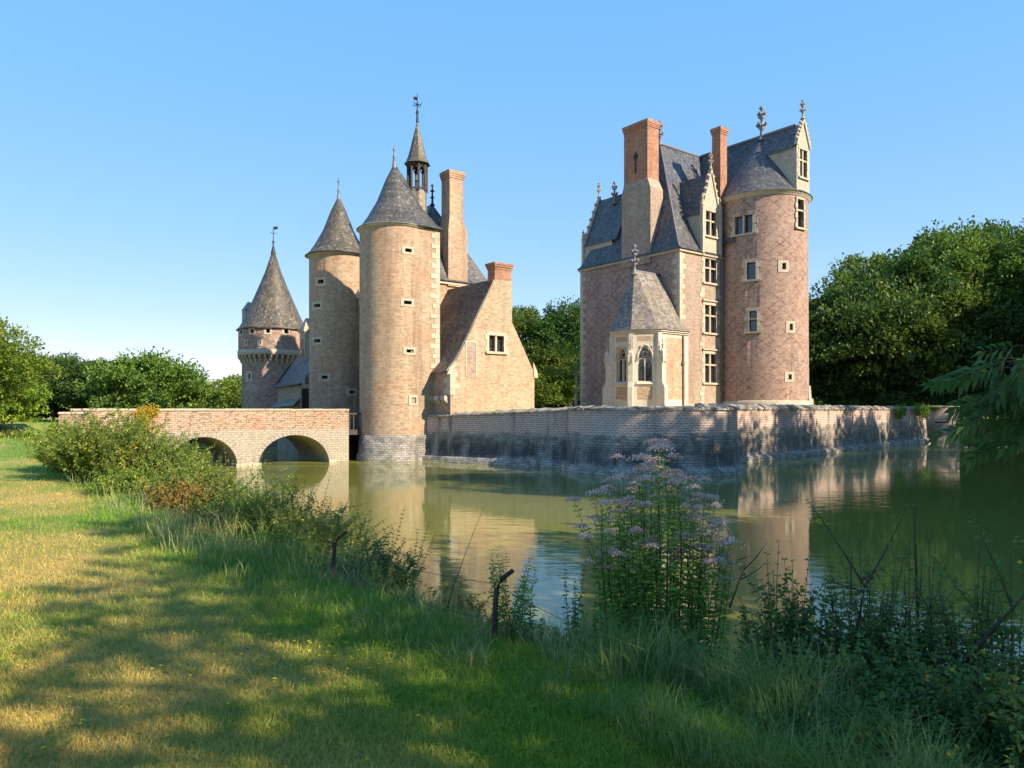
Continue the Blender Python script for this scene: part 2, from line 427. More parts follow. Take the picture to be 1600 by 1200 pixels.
def lawn_col(T, green, near=True):
    """green attribute 0 straw .. 1 lush"""
    o = T.obj()
    n = T.noise(o, 1.3, 5, .65); n2 = T.noise(o, 14, 3, .7)
    f = T.math('ADD', green, T.math('MULTIPLY', T.math('SUBTRACT', n, .5), 1.3))
    f = T.math('ADD', f, T.math('MULTIPLY', T.math('SUBTRACT', n2, .5), .5), clamp=True)
    return f
def grass_ground():
    T = NT('lawn_ground'); a = T.n('ShaderNodeAttribute', attribute_name='green').outputs['Fac']
    f = lawn_col(T, a)
    c = T.mix(f, (.56, .41, .12), (.15, .28, .02))
    o = T.obj()
    c = T.mix(T.ramp(T.noise(o, 28, 4, .8), .3, .7, 0, .65), c, (.4, .4, .35), 'MULTIPLY')
    return T.principled(c, .95, T.noise(o, 22, 5, .8), .9, .06)
M['ground'] = grass_ground()
def blade_mat(name, straw, green, trans=.35):
    T = NT(name); a = T.n('ShaderNodeAttribute', attribute_name='green').outputs['Fac']
    r = T.n('ShaderNodeNewGeometry').outputs['Random Per Island']
    f = lawn_col(T, a)
    f = T.math('ADD', f, T.math('MULTIPLY', T.math('SUBTRACT', r, .5), .7), clamp=True)
    c = T.mix(f, straw, green)
    c = T.mix(T.math('MULTIPLY', r, .45), c, tuple(x * .5 for x in green))
    p = T.n('ShaderNodeBsdfPrincipled', {'Base Color': c, 'Roughness': .55, 'Specular IOR Level': .3})
    tr = T.n('ShaderNodeBsdfTranslucent', {'Color': c})
    mx = T.n('ShaderNodeMixShader', {0: trans, 1: p.outputs[0], 2: tr.outputs[0]})
    T.t.links.new(mx.outputs[0], T.out.inputs[0]); return T.m
M['blade'] = blade_mat('grass_blades', (.74, .52, .15), (.18, .36, .022))
M['tallgrass'] = blade_mat('tall_grass', (.50, .43, .23), (.11, .26, .04))

def water_mat():
    T = NT('moat_water'); o = T.obj(); sp = T.n('ShaderNodeSeparateXYZ', {0: o})
    al = T.noise(T.mapping(o, (.05, .16, 1)), 1, 5, .6, .6)
    al = T.math('MULTIPLY', T.ramp(al, .5, .57), T.ramp(sp.outputs[1], 25, 50, .0, 1))
    spk = T.ramp(T.noise(T.mapping(o, (.3, 2.2, 1)), 1, 4, .6), .4, .6, .3, 1)
    al = T.math('MULTIPLY', al, spk)
    c = T.mix(al, (.16, .165, .036), (.29, .30, .03))
    w1 = T.noise(T.mapping(o, (.9, 2.6, 1)), 1.0, 3, .55)
    w2 = T.noise(T.mapping(o, (3, 7, 1)), 1.0, 3, .6)
    rip = T.ramp(T.noise(T.mapping(o, (.10, .10, 1)), 1, 2, .5), .40, .62, .12, 1)
    calm = T.ramp(sp.outputs[1], 36, 22, .12, 1)
    h = T.math('MULTIPLY', T.math('ADD', w1, T.math('MULTIPLY', w2, .35)), T.math('MULTIPLY', rip, calm))
    return T.principled(c, T.math('ADD', T.math('MULTIPLY', al, .22), .035), h, .32, .03, IOR=1.333, **{'Specular IOR Level': .62})
M['water'] = water_mat()

# ------------------------------------------------------------------ terrain
MOAT = np.array([(-20.0, 34.2), (-15.5, 28.5), (-10.6, 22.5), (-6.6, 17.2), (-3.8, 13.4), (-1.7, 10.6), (0.4, 8.2), (2.4, 6.3), (3.9, 4.2),
                 (5.6, 1.8), (9, 1.2), (14, 4.5), (20, 9), (28, 16.5), (40, 29), (52, 42), (66, 56), (76, 72), (72, 84), (58, 87.5), (48, 88),
                 (30, 90), (0, 92), (-26, 88), (-42, 74), (-40, 56), (-32, 44), (-24.5, 37)], float)
def sdf(x, y):
    x = np.asarray(x, float); y = np.asarray(y, float)
    d = np.full(x.shape, 1e9); ins = np.zeros(x.shape, bool)
    n = len(MOAT)
    for i in range(n):
        a = MOAT[i]; b = MOAT[(i + 1) % n]; e = b - a
        t = np.clip(((x - a[0]) * e[0] + (y - a[1]) * e[1]) / (e @ e), 0, 1)
        d = np.minimum(d, np.hypot(x - a[0] - t * e[0], y - a[1] - t * e[1]))
        c = ((a[1] > y) != (b[1] > y)) & (x < (b[0] - a[0]) * (y - a[1]) / (b[1] - a[1] + 1e-12) + a[0])
        ins ^= c
    return np.where(ins, -d, d)
def vnoise(x, y, s, seed=0):
    x = np.asarray(x) / s; y = np.asarray(y) / s
    xi = np.floor(x).astype(int); yi = np.floor(y).astype(int); fx = x - xi; fy = y - yi
    fx = fx * fx * (3 - 2 * fx); fy = fy * fy * (3 - 2 * fy)
    def h(a, b):
        v = np.sin(a * 127.1 + b * 311.7 + seed * 74.7) * 43758.5453
        return v - np.floor(v)
    return (h(xi, yi) * (1 - fx) + h(xi + 1, yi) * fx) * (1 - fy) + (h(xi, yi + 1) * (1 - fx) + h(xi + 1, yi + 1) * fx) * fy
def ss(t): t = np.clip(t, 0, 1); return t * t * (3 - 2 * t)
def gz(x, y):
    d = sdf(x, y)
    top = 1.35 + .42 * ss((np.asarray(y, float) - 14) / 20) + .05 * (vnoise(x, y, 3.1) - .5) + .02 * (vnoise(x, y, .6, 3) - .5)
    z = top * ss((d + .25) / 3.0)
    z = np.where(d < 0, np.maximum(-1.5, d * .6), np.maximum(z, .02))
    far = ss((np.hypot(x, y) - 120) / 300) * 1.0
    return z + far
def green(x, y):
    d = sdf(x, y)
    g = .34 + 1.15 * (vnoise(x, y, 2.7, 1) - .5) + .6 * (vnoise(x, y, .8, 2) - .5) + .3 * (vnoise(x, y, .3, 6) - .5)
    g = g + .85 * ss(1 - (d - 2.0) / 2.2)
    g = g + .4 * ss((4.6 - np.asarray(y)) / 2.2) * ss((np.asarray(x) + 2.2) / 1.2)
    g = g + .3 * ss((np.asarray(y) - 14) / 10)
    return np.clip(g, 0, 1.2)

def axis(lo, hi, a, b, fine):
    o = [a]; st = fine
    v = a
    while v > lo: st = min(st * 1.25, 60); v -= st; o.insert(0, v)
    k = int((b - a) / fine); o += [a + (b - a) * i / k for i in range(1, k + 1)]
    st = fine; v = b
    while v < hi: st = min(st * 1.25, 60); v += st; o.append(v)
    return np.array(o)
xs = axis(-900, 900, -26, 8, .22); ys = axis(-150, 1600, 0, 40, .25)
X, Y = np.meshgrid(xs, ys); Z = gz(X, Y)
nx, ny = len(xs), len(ys)
idx = np.arange(nx * ny).reshape(ny, nx)
Fq = np.stack([idx[:-1, :-1], idx[:-1, 1:], idx[1:, 1:], idx[1:, :-1]], -1).reshape(-1, 4)
g = np_mesh('ground', np.stack([X, Y, Z], -1), Fq, M['ground'], None, {'green': green(X, Y).ravel()})
g.data.polygons.foreach_set('use_smooth', [True] * len(g.data.polygons)); tag(g, 'grassy lawn and banks around the moat', 'ground', kind='structure')

w = MB(); w.face([(-90, -4, 0), (110, -4, 0), (110, 130, 0), (-90, 130, 0)])
tag(w.build('water', M['water']), 'green moat water reflecting the castle', 'water', kind='structure')
isl = [(-5.5, 44.3), (2.85, 38.9), (7.1, 36.5), (11, 40.6), (38.4, 69.6), (30, 80), (4, 84), (-19.5, 62), (-9, 48.5)]
m = MB()
top = [(x, y, 2.68) for x, y in isl]; bot = [(x, y, -1) for x, y in isl]; m.face(top)
for i in range(len(isl)): j = (i + 1) % len(isl); m.face([bot[i], bot[j], top[j], top[i]])
o = m.build('terrace', M['ground']); tag(o, 'grassed terrace inside the moat walls', 'terrace', kind='structure')

# ------------------------------------------------------------------ castle kit
CURVE = [(0, 0), (.08, .045), (.17, .12), (.28, .245), (1, 1)]
SOFT = [(0, 0), (.05, .02), (.11, .07), (.18, .14), (1, 1)]

def cyl(cx, cy, r):   # P(u,v,d): u = r*angle
    return lambda u, v, d: (cx + (r - d) * math.cos(u / r), cy + (r - d) * math.sin(u / r), v)
def hit_angle(wc, r, px):  # world angle on a round tower (centre wc) met by the sight line px
    dx, dy = (px - 800) / F, 1.0; n = math.hypot(dx, dy); dx /= n; dy /= n
    b = wc[0] * dx + wc[1] * dy; c = wc[0] ** 2 + wc[1] ** 2 - r * r
    q = b * b - c
    t = b - math.sqrt(max(q, 0))
    return math.atan2(t * dy - wc[1], t * dx - wc[0]), t * dy
def to_world(O, x, y): c, s = math.cos(TH), math.sin(TH); return (O[0] + x * c - y * s, O[1] + x * s + y * c)

def finial(x, y, z, h, parent, mat='lead', arms=True, name='finial'):
    m = MB(); r = h * .055
    m.lathe([(r * 2.4, z), (r * 1.0, z + h * .12), (r * .8, z + h * .3), (r * 1.9, z + h * .36), (r * .8, z + h * .42), (r * .7, z + h * .6),
             (r * 2.1, z + h * .66), (r * .7, z + h * .72), (r * .6, z + h * .86), (r * 1.5, z + h * .91), (0, z + h)], (x, y), 8)
    if arms:
        for zz, l in ((.42, h * .16), (.72, h * .12)):
            for a in range(4):
                c, s = math.cos(a * math.pi / 2), math.sin(a * math.pi / 2)
                m.tube([(x, y, z + h * zz), (x + c * l * .6, y + s * l * .6, z + h * zz - .01), (x + c * l, y + s * l, z + h * (zz + .06))], [r * .7, r * .6, r * .9], 5)
    return m.build(name, M[mat], parent)

def window(P, ua, ub, va, vb, parent, sur=.2, proud=.05, depth=.28, mull=1, trans=1, hood=False, label=None, glassm='glass', tall=0):
    """stone surround + mullion cross; child glass, sill"""
    m = MB()
    Q = lambda u, d, v: P(u, v, d)
    n = max(2, int((vb - va) / .32)); st = (vb - va + sur) / n
    for sd in (-1, 1):
        for k in range(n):
            e = sur * (1.0 if k % 2 else 1.75); e = max(e, sur)
            z0 = va - sur * .5 + k * st; z1 = z0 + st - .012
            if sd < 0: m.box(ua - e, ua, -proud + .015 * (k % 2), depth - .06, z0, z1, Q)
            else: m.box(ub, ub + e, -proud + .015 * (k % 2), depth - .06, z0, z1, Q)
    m.box(ua - sur * 1.2, ub + sur * 1.2, -proud - .01, depth - .06, vb + .003, vb + sur * 1.25, Q)
    if hood: m.box(ua - sur * 1.6, ub + sur * 1.6, -proud - .12, -proud + .02, vb + sur * 1.26, vb + sur * 1.26 + .1, Q)
    if mull:
        c = (ua + ub) / 2; m.box(c - .065, c + .065, -proud + .06, depth - .05, va, vb, Q)
    if trans:
        t = va + (vb - va) * .62; m.box(ua, ub, -proud + .065, depth - .055, t - .055, t + .055, Q)
    w = m.build('window', M['stone_clean'], parent)
    s = MB(); s.box(ua - sur * 1.5, ub + sur * 1.5, -proud - .09, depth - .02, va - .14, va - .004, Q); s.build('sill', M['stone_clean'], w)
    g = MB()
    g.face([P(ua, va, depth - .04), P(ub, va, depth - .04), P(ub, vb, depth - .04), P(ua, vb, depth - .04)])
    g.build('glass', M[glassm], w)
    f = MB(); e = .05
    halves = [(ua, (ua + ub) / 2 - .065), ((ua + ub) / 2 + .065, ub)] if mull else [(ua, ub)]
    for a, b in halves:
        rows = [(va, va + (vb - va) * .62 - .055), (va + (vb - va) * .62 + .055, vb)] if trans else [(va, vb)]
        for c, d in rows:
            f.box(a, a + e, depth - .09, depth - .06, c, d, Q); f.box(b - e, b, depth - .09, depth - .06, c, d, Q)
            f.box(a + e, b - e, depth - .088, depth - .062, c, c + e, Q); f.box(a + e, b - e, depth - .088, depth - .062, d - e, d, Q)
    f.build('frame', M['frame_wood'], w)
    if label: w['label'] = label
    return w

def loophole(P, ua, ub, va, vb, parent, sur=.12, depth=.3, name='loophole'):
    m = MB(); Q = lambda u, d, v: P(u, v, d); p = .035
    m.box(ua - sur * 1.5, ua, -p, depth * .8, va - sur, vb + sur, Q); m.box(ub, ub + sur, -p, depth * .8, va - sur, vb + sur, Q)
    m.box(ua, ub, -p, depth * .8, vb, vb + sur, Q); m.box(ua, ub, -p, depth * .8, va - sur, va, Q)
    w = m.build(name, M['stone_clean'], parent)
    g = MB(); g.face([P(ua, va, depth), P(ub, va, depth), P(ub, vb, depth), P(ua, vb, depth)]); g.build('opening', M['void'], w)
    return w

def quoins(corner, dirs, z0, z1, parent, hgt=.36, long=.62, short=.34, proud=.03, rnd=None):
    """corner (x,y); dirs = two unit vectors along the walls away from the corner"""
    m = MB(); k = 0; z = z0; rr = random.Random(5)
    (ax, ay), (bx, by) = dirs; cx, cy = corner
    while z < z1 - .05:
        h = min(hgt, z1 - z); la = (long if k % 2 else short) * rr.uniform(.85, 1.15); lb = (short if k % 2 else long) * rr.uniform(.85, 1.15)
        p = proud; P0 = (cx - ax * p - bx * p, cy - ay * p - by * p)
        pts = [P0, (P0[0] + ax * la, P0[1] + ay * la), (P0[0] + ax * la + bx * (p + .02), P0[1] + ay * la + by * (p + .02)),
               (cx + ax * .02 + bx * .02, cy + ay * .02 + by * .02),
               (P0[0] + bx * lb + ax * (p + .02), P0[1] + by * lb + ay * (p + .02)), (P0[0] + bx * lb, P0[1] + by * lb)]
        a = [(x, y, z + .006) for x, y in pts]; b = [(x, y, z + h - .006) for x, y in pts]
        m.face(a); m.face(b)
        for i in range(6): j = (i + 1) % 6; m.face([a[i], a[j], b[j], b[i]])
        z += h; k += 1
    return m.build('quoins', M['stone_clean'], parent)

def chimney(x0, x1, y0, y1, z0, zs, z1, up, parent, mat, matu=None, label=None):
    """lower shaft z0..zs, upper shaft (up = x0,x1,y0,y1) zs+.6..z1 with corbelled cap"""
    m = MB(); m.tbox((x0, x1, y0, y1), (x0 + .02, x1 - .02, y0 + .02, y1 - .02), z0, zs)
    m.tbox((x0 + .02, x1 - .02, y0 + .02, y1 - .02), up, zs, zs + .8)
    b = m.build('chimney', M[mat], parent)
    u = MB(); u.tbox(up, up, zs + .8, z1 - .5)
    cap = lambda e: (up[0] - e, up[1] + e, up[2] - e, up[3] + e)
    for k, e in enumerate((.04, .07, .1)): u.tbox(cap(e), cap(e), z1 - .5 + k * .13, z1 - .5 + k * .13 + .127)
    u.tbox(cap(.1), cap(.1), z1 - .11, z1)
    u.build('shaft', M[matu or mat], b)
    return b

def crockets(m, pts, r=.09):
    for (x, y, z) in pts:
        m.lathe([(0, z - r), (r * .9, z - r * .3), (r, z + r * .3), (r * .5, z + r * .9), (0, z + r * 1.1)], (x, y), 6)

def dormer(Mf, u0, u1, z0, zs, zp, wback, parent, win, label=None, crk=True, pinn=True, roofmat='slate_blue', fin=1.0):
    """Mf(u,w,z); front wall at w=0 from z0 to shoulder zs, gable to zp; roof runs back wback"""
    c = (u0 + u1) / 2
    P = lambda u, v, d: Mf(u, d, v)
    m = MB(); ua, ub, va, vb = win
    m.wall(P, u0, u1, z0, [(u0, zs), (c, zp), (u1, zs)], [win], .28)
    for u in (u0, u1):
        m.face([Mf(u, 0, z0), Mf(u, wback, z0), Mf(u, wback, zs - .2), Mf(u, 0, zs - .2)])
    d = m.build('dormer', M['stone'], parent)
    if label: d['label'] = label
    r = MB(); e = .12
    rb = wback + .6
    for sd, ue in ((-1, u0 - e), (1, u1 + e)):
        r.face([Mf(ue, .12, zs - .25), Mf(ue, rb, zs - .25), Mf(c, rb, zp - .15), Mf(c, .12, zp - .15)])
    r.build('dormer_roof', M[roofmat], d)
    t = MB()          # raking coping, crockets, pinnacles
    for ue, s in ((u0, -1), (u1, 1)):
        t.prism([(ue + s * .1, zs - .05), (ue - s * .05, zs - .1), (c, zp - .02), (c, zp + .25)], Mf, -.1, .16)
        if crk:
            pts = []
            for k in range(1, 6):
                q = k / 6; pts.append(Mf(ue + (c - ue) * q + s * .13, .03, zs + (zp - zs) * q + .12))
            crockets(t, pts, .145)
        if pinn:
            px, py, _ = Mf(ue + s * .02, -.05, 0)
            t.box(ue - .12, ue + .12, -.16, .08, z0 + .2, zs + .35, Mf)
            t.lathe([(.17, zs + .35), (.06, zs + .9), (.14, zs + .98), (.05, zs + 1.05), (0, zs + 1.25)], (px, py), 8)
    t.build('gable_trim', M['stone_clean'], d)
    fx, fy, _ = Mf(c, .02, 0)
    finial(fx, fy, zp + .15, fin, d, 'stone_grey')
    window(P, ua, ub, va, vb, parent, .14, .04, mull=1, trans=1)
    return d

def tower_cone(cx, cy, r, ze, za, parent, mat, seg=40, curve=CURVE, name='roof'):
    m = MB(); m.lathe([(r * (1 - h), ze + (za - ze) * z) for h, z in curve], (cx, cy), seg)
    m.lathe([(r * .9, ze - .04), (r, ze)], (cx, cy), seg)
    return m.build(name, M[mat], parent)
def ring(cx, cy, prof, parent, name='cornice', mat='stone_clean', seg=48):
    m = MB(); m.lathe(prof, (cx, cy), seg); return m.build(name, M[mat], parent)

# ------------------------------------------------------------------ KEEP
K1 = (11.85, 52.0); KB = 2.6
keep = thing('castle_keep', (K1[0], K1[1], KB), TH, 'tall brick keep with steep slate roofs and round tower above the moat wall', 'castle keep')
EZ = 14.44                     # eave
XW = lambda x0: (lambda u, v, d: (x0 + d, -u, v))      # faces -x: u runs to the right seen from outside
YW = lambda y0: (lambda u, v, d: (u, y0 + d, v))      # faces -y
m = MB()
# left (shaded) face x=0, u=-y from -10.15 to 0
m.wall(XW(0), -10.15, 0, KB, EZ)
m.wall(lambda u, v, d: (u, 10.15 - d, v), 0, 11.4, KB, EZ)
m.wall(lambda u, v, d: (11.4 - d, u, v), 0, 10.15, KB, EZ)
m.build('wall', M['brick_keep'], keep)
m = MB()
rt = 4.95
wins = [(2.82, 4.15, hz(442, 54.1), hz(405, 54.1)), (2.82, 4.15, hz(520, 54.1), hz(477, 54.1)), (2.82, 4.15, hz(598, 54.1), hz(553, 54.1))]
m.wall(YW(0), 0, rt + .6, KB, EZ, wins, .28)
m.build('wall', M['brick_keep_plain'], keep)['label'] = 'sunlit plain brick wall with stone windows'
for a in wins: window(YW(0), *a, keep, .2, .04, hood=True)
quoins((0, 0), ((1, 0), (0, 1)), KB, EZ - .1, keep)
quoins((0, 10.15), ((1, 0), (0, -1)), KB, EZ - .1, keep)
# window bay quoins on right face
m = MB()
z = KB
k = 0
while z < EZ - .3:
    if not any(a[2] - .3 < z + .17 < a[3] + .45 for a in wins):
        e = .12 if k % 2 else .3
        m.box(2.5 - e, 2.75, -.035, .02, z, z + .34); m.box(4.2, 4.42 + e, -.035, .02, z, z + .34)
    z += .36; k += 1
m.build('quoins', M['stone_clean'], keep)
# cornice
m = MB()
m.box(-.14, .0, -.14, 10.3, EZ - .18, EZ); m.box(.003, rt + .3, -.14, 0, EZ - .18, EZ)
m.build('cornice', M['stone_clean'], keep)
m = MB(); m.box(-.1, -.002, -.1, 10.25, KB, KB + .85); m.box(0.002, rt, -.1, -.002, KB, KB + .85); m.build('plinth', M['stone'], keep)
# wing hip roof : ridge at y=4.5 from x=3.15 towards the main ridge
RZ = 23.8
m = MB()
poly = [(-.25, -.25), (-.25, 10.4), (9, 10.4), (9, -.25)]
targ = [(3.15, 4.5), (3.15, 5.6), (9, 5.6), (9, 4.5)]
m.loft(poly, targ, EZ, RZ, SOFT)
m.face([(3.15, 4.5, RZ), (3.15, 5.6, RZ), (9, 5.6, RZ), (9, 4.5, RZ)])
m.build('roof', M['slate_blue'], keep)
m = MB(); m.tube([(3.15, 4.5, RZ + .02), (8.1, 4.5, RZ + .02)], .11, 6)
for a, b in zip(SOFT[:-1], SOFT[1:]):
    f = lambda q: (-.25 + 3.4 * q[0], -.25 + 4.75 * q[0], EZ + (RZ - EZ) * q[1] + .02)
    m.tube([f(a), f(b)], .07, 5)
m.build('ridge_lead', M['lead'], keep)
finial(3.2, 4.55, RZ - .1, 2.0, keep)
# main roof : ridge along y at x=8.1
m = MB()
poly = [(4.55, -1.25), (4.55, 12.0), (11.65, 12.0), (11.65, -1.25)]
targ = [(8.1, -1.25), (8.1, 9.6), (8.1, 9.6), (8.1, -1.25)]
m.loft(poly, targ, EZ + .9, RZ, SOFT)
m.build('roof', M['slate_blue'], keep)
m = MB(); m.tube([(8.1, -4.0, RZ + .03), (8.1, 9.6, RZ + .03)], .12, 6); m.build('ridge_lead', M['lead'], keep)
finial(8.1, 9.5, RZ - .1, 2.1, keep)
# round tower
tc = (8.1, -1.25); tw = to_world(K1, *tc); tr = 3.28; TE = 3 + 15.75
def Pt(u, v, d):
    r_ = tr + .08 * (1 - min(1, (v - KB) / 12)) - d
    return (tc[0] + r_ * math.cos(u / tr), tc[1] + r_ * math.sin(u / tr), v)
tw_wins = []
def tpos(px0, px1, y0, y1):
    a0, Y0 = hit_angle(tw, tr, px0); a1, Y1 = hit_angle(tw, tr, px1); Yc = (Y0 + Y1) / 2
    a0 -= TH; a1 -= TH
    while a0 > 0: a0 -= 2 * math.pi
    while a1 > 0: a1 -= 2 * math.pi
    return (a0 * tr, a1 * tr, hz(y1, Yc), hz(y0, Yc))
wl = [tpos(1149, 1176, 337, 365), tpos(1167, 1181, 410, 437), tpos(1171, 1183, 486, 518), tpos(1245, 1254.5, 312, 356)]
ll = [tpos(1222, 1228, 411, 421), tpos(1233, 1238, 506, 516), tpos(1231, 1236, 585, 593)]
ua0 = -2 * math.pi * tr + .1
m = MB()
m.wall(lambda u, v, d: (tc[0] + (tr + .08 * (1 - min(1, (v - KB) / 12)) - d) * math.cos(u / tr), tc[1] + (tr + .08 * (1 - min(1, (v - KB) / 12)) - d) * math.sin(u / tr), v),
       -math.pi * 1.18 * tr, .35 * tr, KB, TE, wl + ll, .28, .28)
t8 = m.build('round_tower', M['brick_keep'], keep)
for i, a in enumerate(wl): window(Pt, *a, keep, .2 if i < 3 else .12, .1, mull=(i == 0), trans=(i in (2, 3)), depth=.27)
for a in ll: loophole(Pt, *a, keep, .2, .26)
ring(tc[0], tc[1], [(tr + .0, TE - .28), (tr + .12, TE - .2), (tr + .12, TE - .1), (tr + .25, TE - .04), (tr + .27, TE + .04), (tr - .3, TE + .05)], keep)
ring(tc[0], tc[1], [(tr + .28, KB), (tr + .28, KB + .95), (tr + .16, KB + 1.1), (tr + .06, KB + 1.12)], keep, 'plinth', 'stone')
# small base buttress on the right flank
a = hit_angle(tw, tr, 1262)[0] - TH
m = MB(); bx, by = tc[0] + tr * math.cos(a), tc[1] + tr * math.sin(a)
m.tbox((bx - .35, bx + .35, by - .35, by + .35), (bx - .28, bx + .28, by - .28, by + .28), KB, KB + 1.25)
m.tbox((bx - .2, bx + .2, by - .2, by + .2), (bx - .15, bx + .15, by - .15, by + .15), KB + 1.25, KB + 2.2); m.build('buttress', M['stone'], keep)
# tower roof: cone merging with ridge
m = MB()
cv = [(0, 0), (.07, .05), (.16, .14), (.27, .26), (.42, .42), (.93, .94), (1, 1)]
m.lathe([((tr + .32) * (1 - h), TE + (RZ - TE) * z) for h, z in cv], tc, 48)
m.build('roof', M['slate_blue'], keep)
finial(tc[0], tc[1], RZ - .3, 2.7, keep)
# tower dormer facing -y (towards d1)
Md = lambda u, w, z: (tc[0] + u, tc[1] - tr - .12 + w, z)
dm = dormer(Md, -.85, .85, TE - .05, 22.15, RZ + .15, 3.0, keep, (-.48, .48, TE + 1.1, TE + 3.1), crk=True, pinn=False, fin=1.45)
# right face dormer
Md = lambda u, w, z: (u, -.05 + w, z)
dormer(Md, 2.45, 4.5, EZ - .3, 17.55, hz(268, 54.2), 3.3, keep, (2.85, 4.1, hz(369, 54.1), hz(331, 54.1)), fin=1.3)
# left dormer facing -... (on far left end y=10.15, seen from the side)
Md = lambda u, w, z: (u, 10.25 - w, z)
dormer(Md, .45, 3.9, EZ - .2, 16.6, 20.6, 3.2, keep, (1.3, 3.0, EZ + .5, EZ + 2.0), fin=1.3)
finial(1.7, 8.0, 19.6, 1.9, keep, 'lead')
# chimneys
chimney(-.12, 1.3, 2.6, 5.5, EZ - .6, 19.4, 24.55, (.0, 1.25, 3.0, 5.35), keep, 'brick_keep_plain', 'brick_red')
m = MB(); zc = 21.7        # iron tie anchor on the stack
m.box(-.06, -.003, 4.1, 4.2, zc - .9, zc + .7); m.box(-.06, -.004, 3.95, 4.35, zc + .2, zc + .5); m.build('wall_anchor', M['iron'], keep)
chimney(4.75, 5.75, .05, .95, EZ - .2, EZ + .4, hz(199, 55.3), (4.85, 5.65, .12, .88), keep, 'brick_red')
m = MB(); m.tube([(rt - .25, -.12, EZ), (rt - .25, -.12, KB + .3)], .055, 8); m.build('drainpipe', M['lead'], keep)

# ------------------------------------------------------------------ CHAPEL (local frame of the keep)
chap = thing('chapel', (K1[0], K1[1], KB), TH, 'small gothic chapel apse with traceried windows and pale flared roof against the keep', 'chapel')
a_ = 2.25; cy_ = 1.75; L1 = 2.77; CE = 8.28
ap = [(0.3, cy_ - a_), (-L1, cy_ - a_), (-L1 - .586 * a_, cy_ - .414 * a_), (-L1 - .586 * a_, cy_ + .414 * a_), (-L1, cy_ + a_), (0.3, cy_ + a_)]
def seg_frame(p, q):
    d = Vector((q[0] - p[0], q[1] - p[1])); L = d.length; d.normalize(); n = Vector((-d.y, d.x))
    mid = Vector(((p[0] + q[0]) / 2, (p[1] + q[1]) / 2)); cen = Vector((-L1, cy_))
    if n.dot(cen - mid) < 0: n = -n       # inward
    return (lambda u, v, dd: (p[0] + d.x * u + n.x * dd, p[1] + d.y * u + n.y * dd, v)), L
m = MB(); pan = MB()
cw = []
for i in range(5):
    P, L = seg_frame(ap[i], ap[i + 1])
    if i in (1, 2, 3):
        c = L / 2; hw = .47; holes = [(c - hw, c + hw, 4.95, 7.35)]
        m.wall(P, 0, L, KB, CE, holes, .42); cw.append((P, c, hw))
        pan = MB(); pan.box(c - .5, c + .5, -.012, .02, 3.75, 4.6, lambda u, d, v, P=P: P(u, v, d)); pan.build('brick_panel', M['brick_kitchen'], chap); pan = MB()
        pan.box(c - .5, c + .5, -.012, .02, 7.72, 8.05, lambda u, d, v, P=P: P(u, v, d)); pan.build('brick_panel', M['brick_kitchen'], chap)
    else:
        m.wall(P, 0, L, KB, CE)
        pan = MB(); pan.box(.35, L - .75, -.012, .02, 3.75, 8.02, lambda u, d, v, P=P: P(u, v, d)); pan.build('brick_panel', M['brick_kitchen'], chap)
m.build('wall', M['stone_white'], chap)
for P, c, hw in cw:
    m = MB(); zs, zt = 6.35, 7.35
    arch = lambda u: zs + (zt - zs - .06) * math.sqrt(max(0, 1 - (abs(u - c) / hw) ** 1.6))
    N = 12
    for k in range(N):
        u0 = c - hw + 2 * hw * k / N; u1 = c - hw + 2 * hw * (k + 1) / N
        for dd in (.1,):
            m.face([P(u0, arch(u0), dd), P(u1, arch(u1), dd), P(u1, zt, dd), P(u0, zt, dd)])
        m.face([P(u0, arch(u0), .1), P(u1, arch(u1), .1), P(u1, arch(u1), .4), P(u0, arch(u0), .4)])
    Q = lambda u, d, v, P=P: P(u, v, d)
    m.box(c - .04, c + .04, .16, .36, 4.95, 6.55, Q)
    for sx in (-1, 1):        # two lancet heads and an oculus
        pts = [P(c + sx * hw * (.5 + .5 * math.cos(t)), 6.15 + .4 * math.sin(t), .25) for t in np.linspace(0, math.pi, 9)]
        m.tube(pts, .032, 5)
    m.tube([P(c + .2 * math.cos(t), 6.83 + .2 * math.sin(t), .25) for t in np.linspace(0, 2 * math.pi, 13)], .03, 5)
    wdw = m.build('window', M['stone_white'], chap)
    gmb = MB(); gmb.face([P(c - hw, 4.95, .4), P(c + hw, 4.95, .4), P(c + hw, 7.35, .4), P(c - hw, 7.35, .4)]); gmb.build('glass', M['glass'], wdw)
    sl = MB(); sl.prism([(0, 4.78), (.22, 4.78), (.1, 4.95), (-.3, 5.02)], lambda u, w2, z, P=P, c=c: P(c + w2, z, -u + .1), -hw - .1, hw + .1); sl.build('sill', M['stone_white'], wdw)
    hd = MB()
    hd.tube([P(c + (hw + .08) * (-1 + 2 * k / 12), zs + (zt - zs + .12) * math.sqrt(max(0, 1 - abs(-1 + 2 * k / 12) ** 1.6)), -.03) for k in range(13)], .05, 5); hd.build('hood_mould', M['stone_white'], wdw)
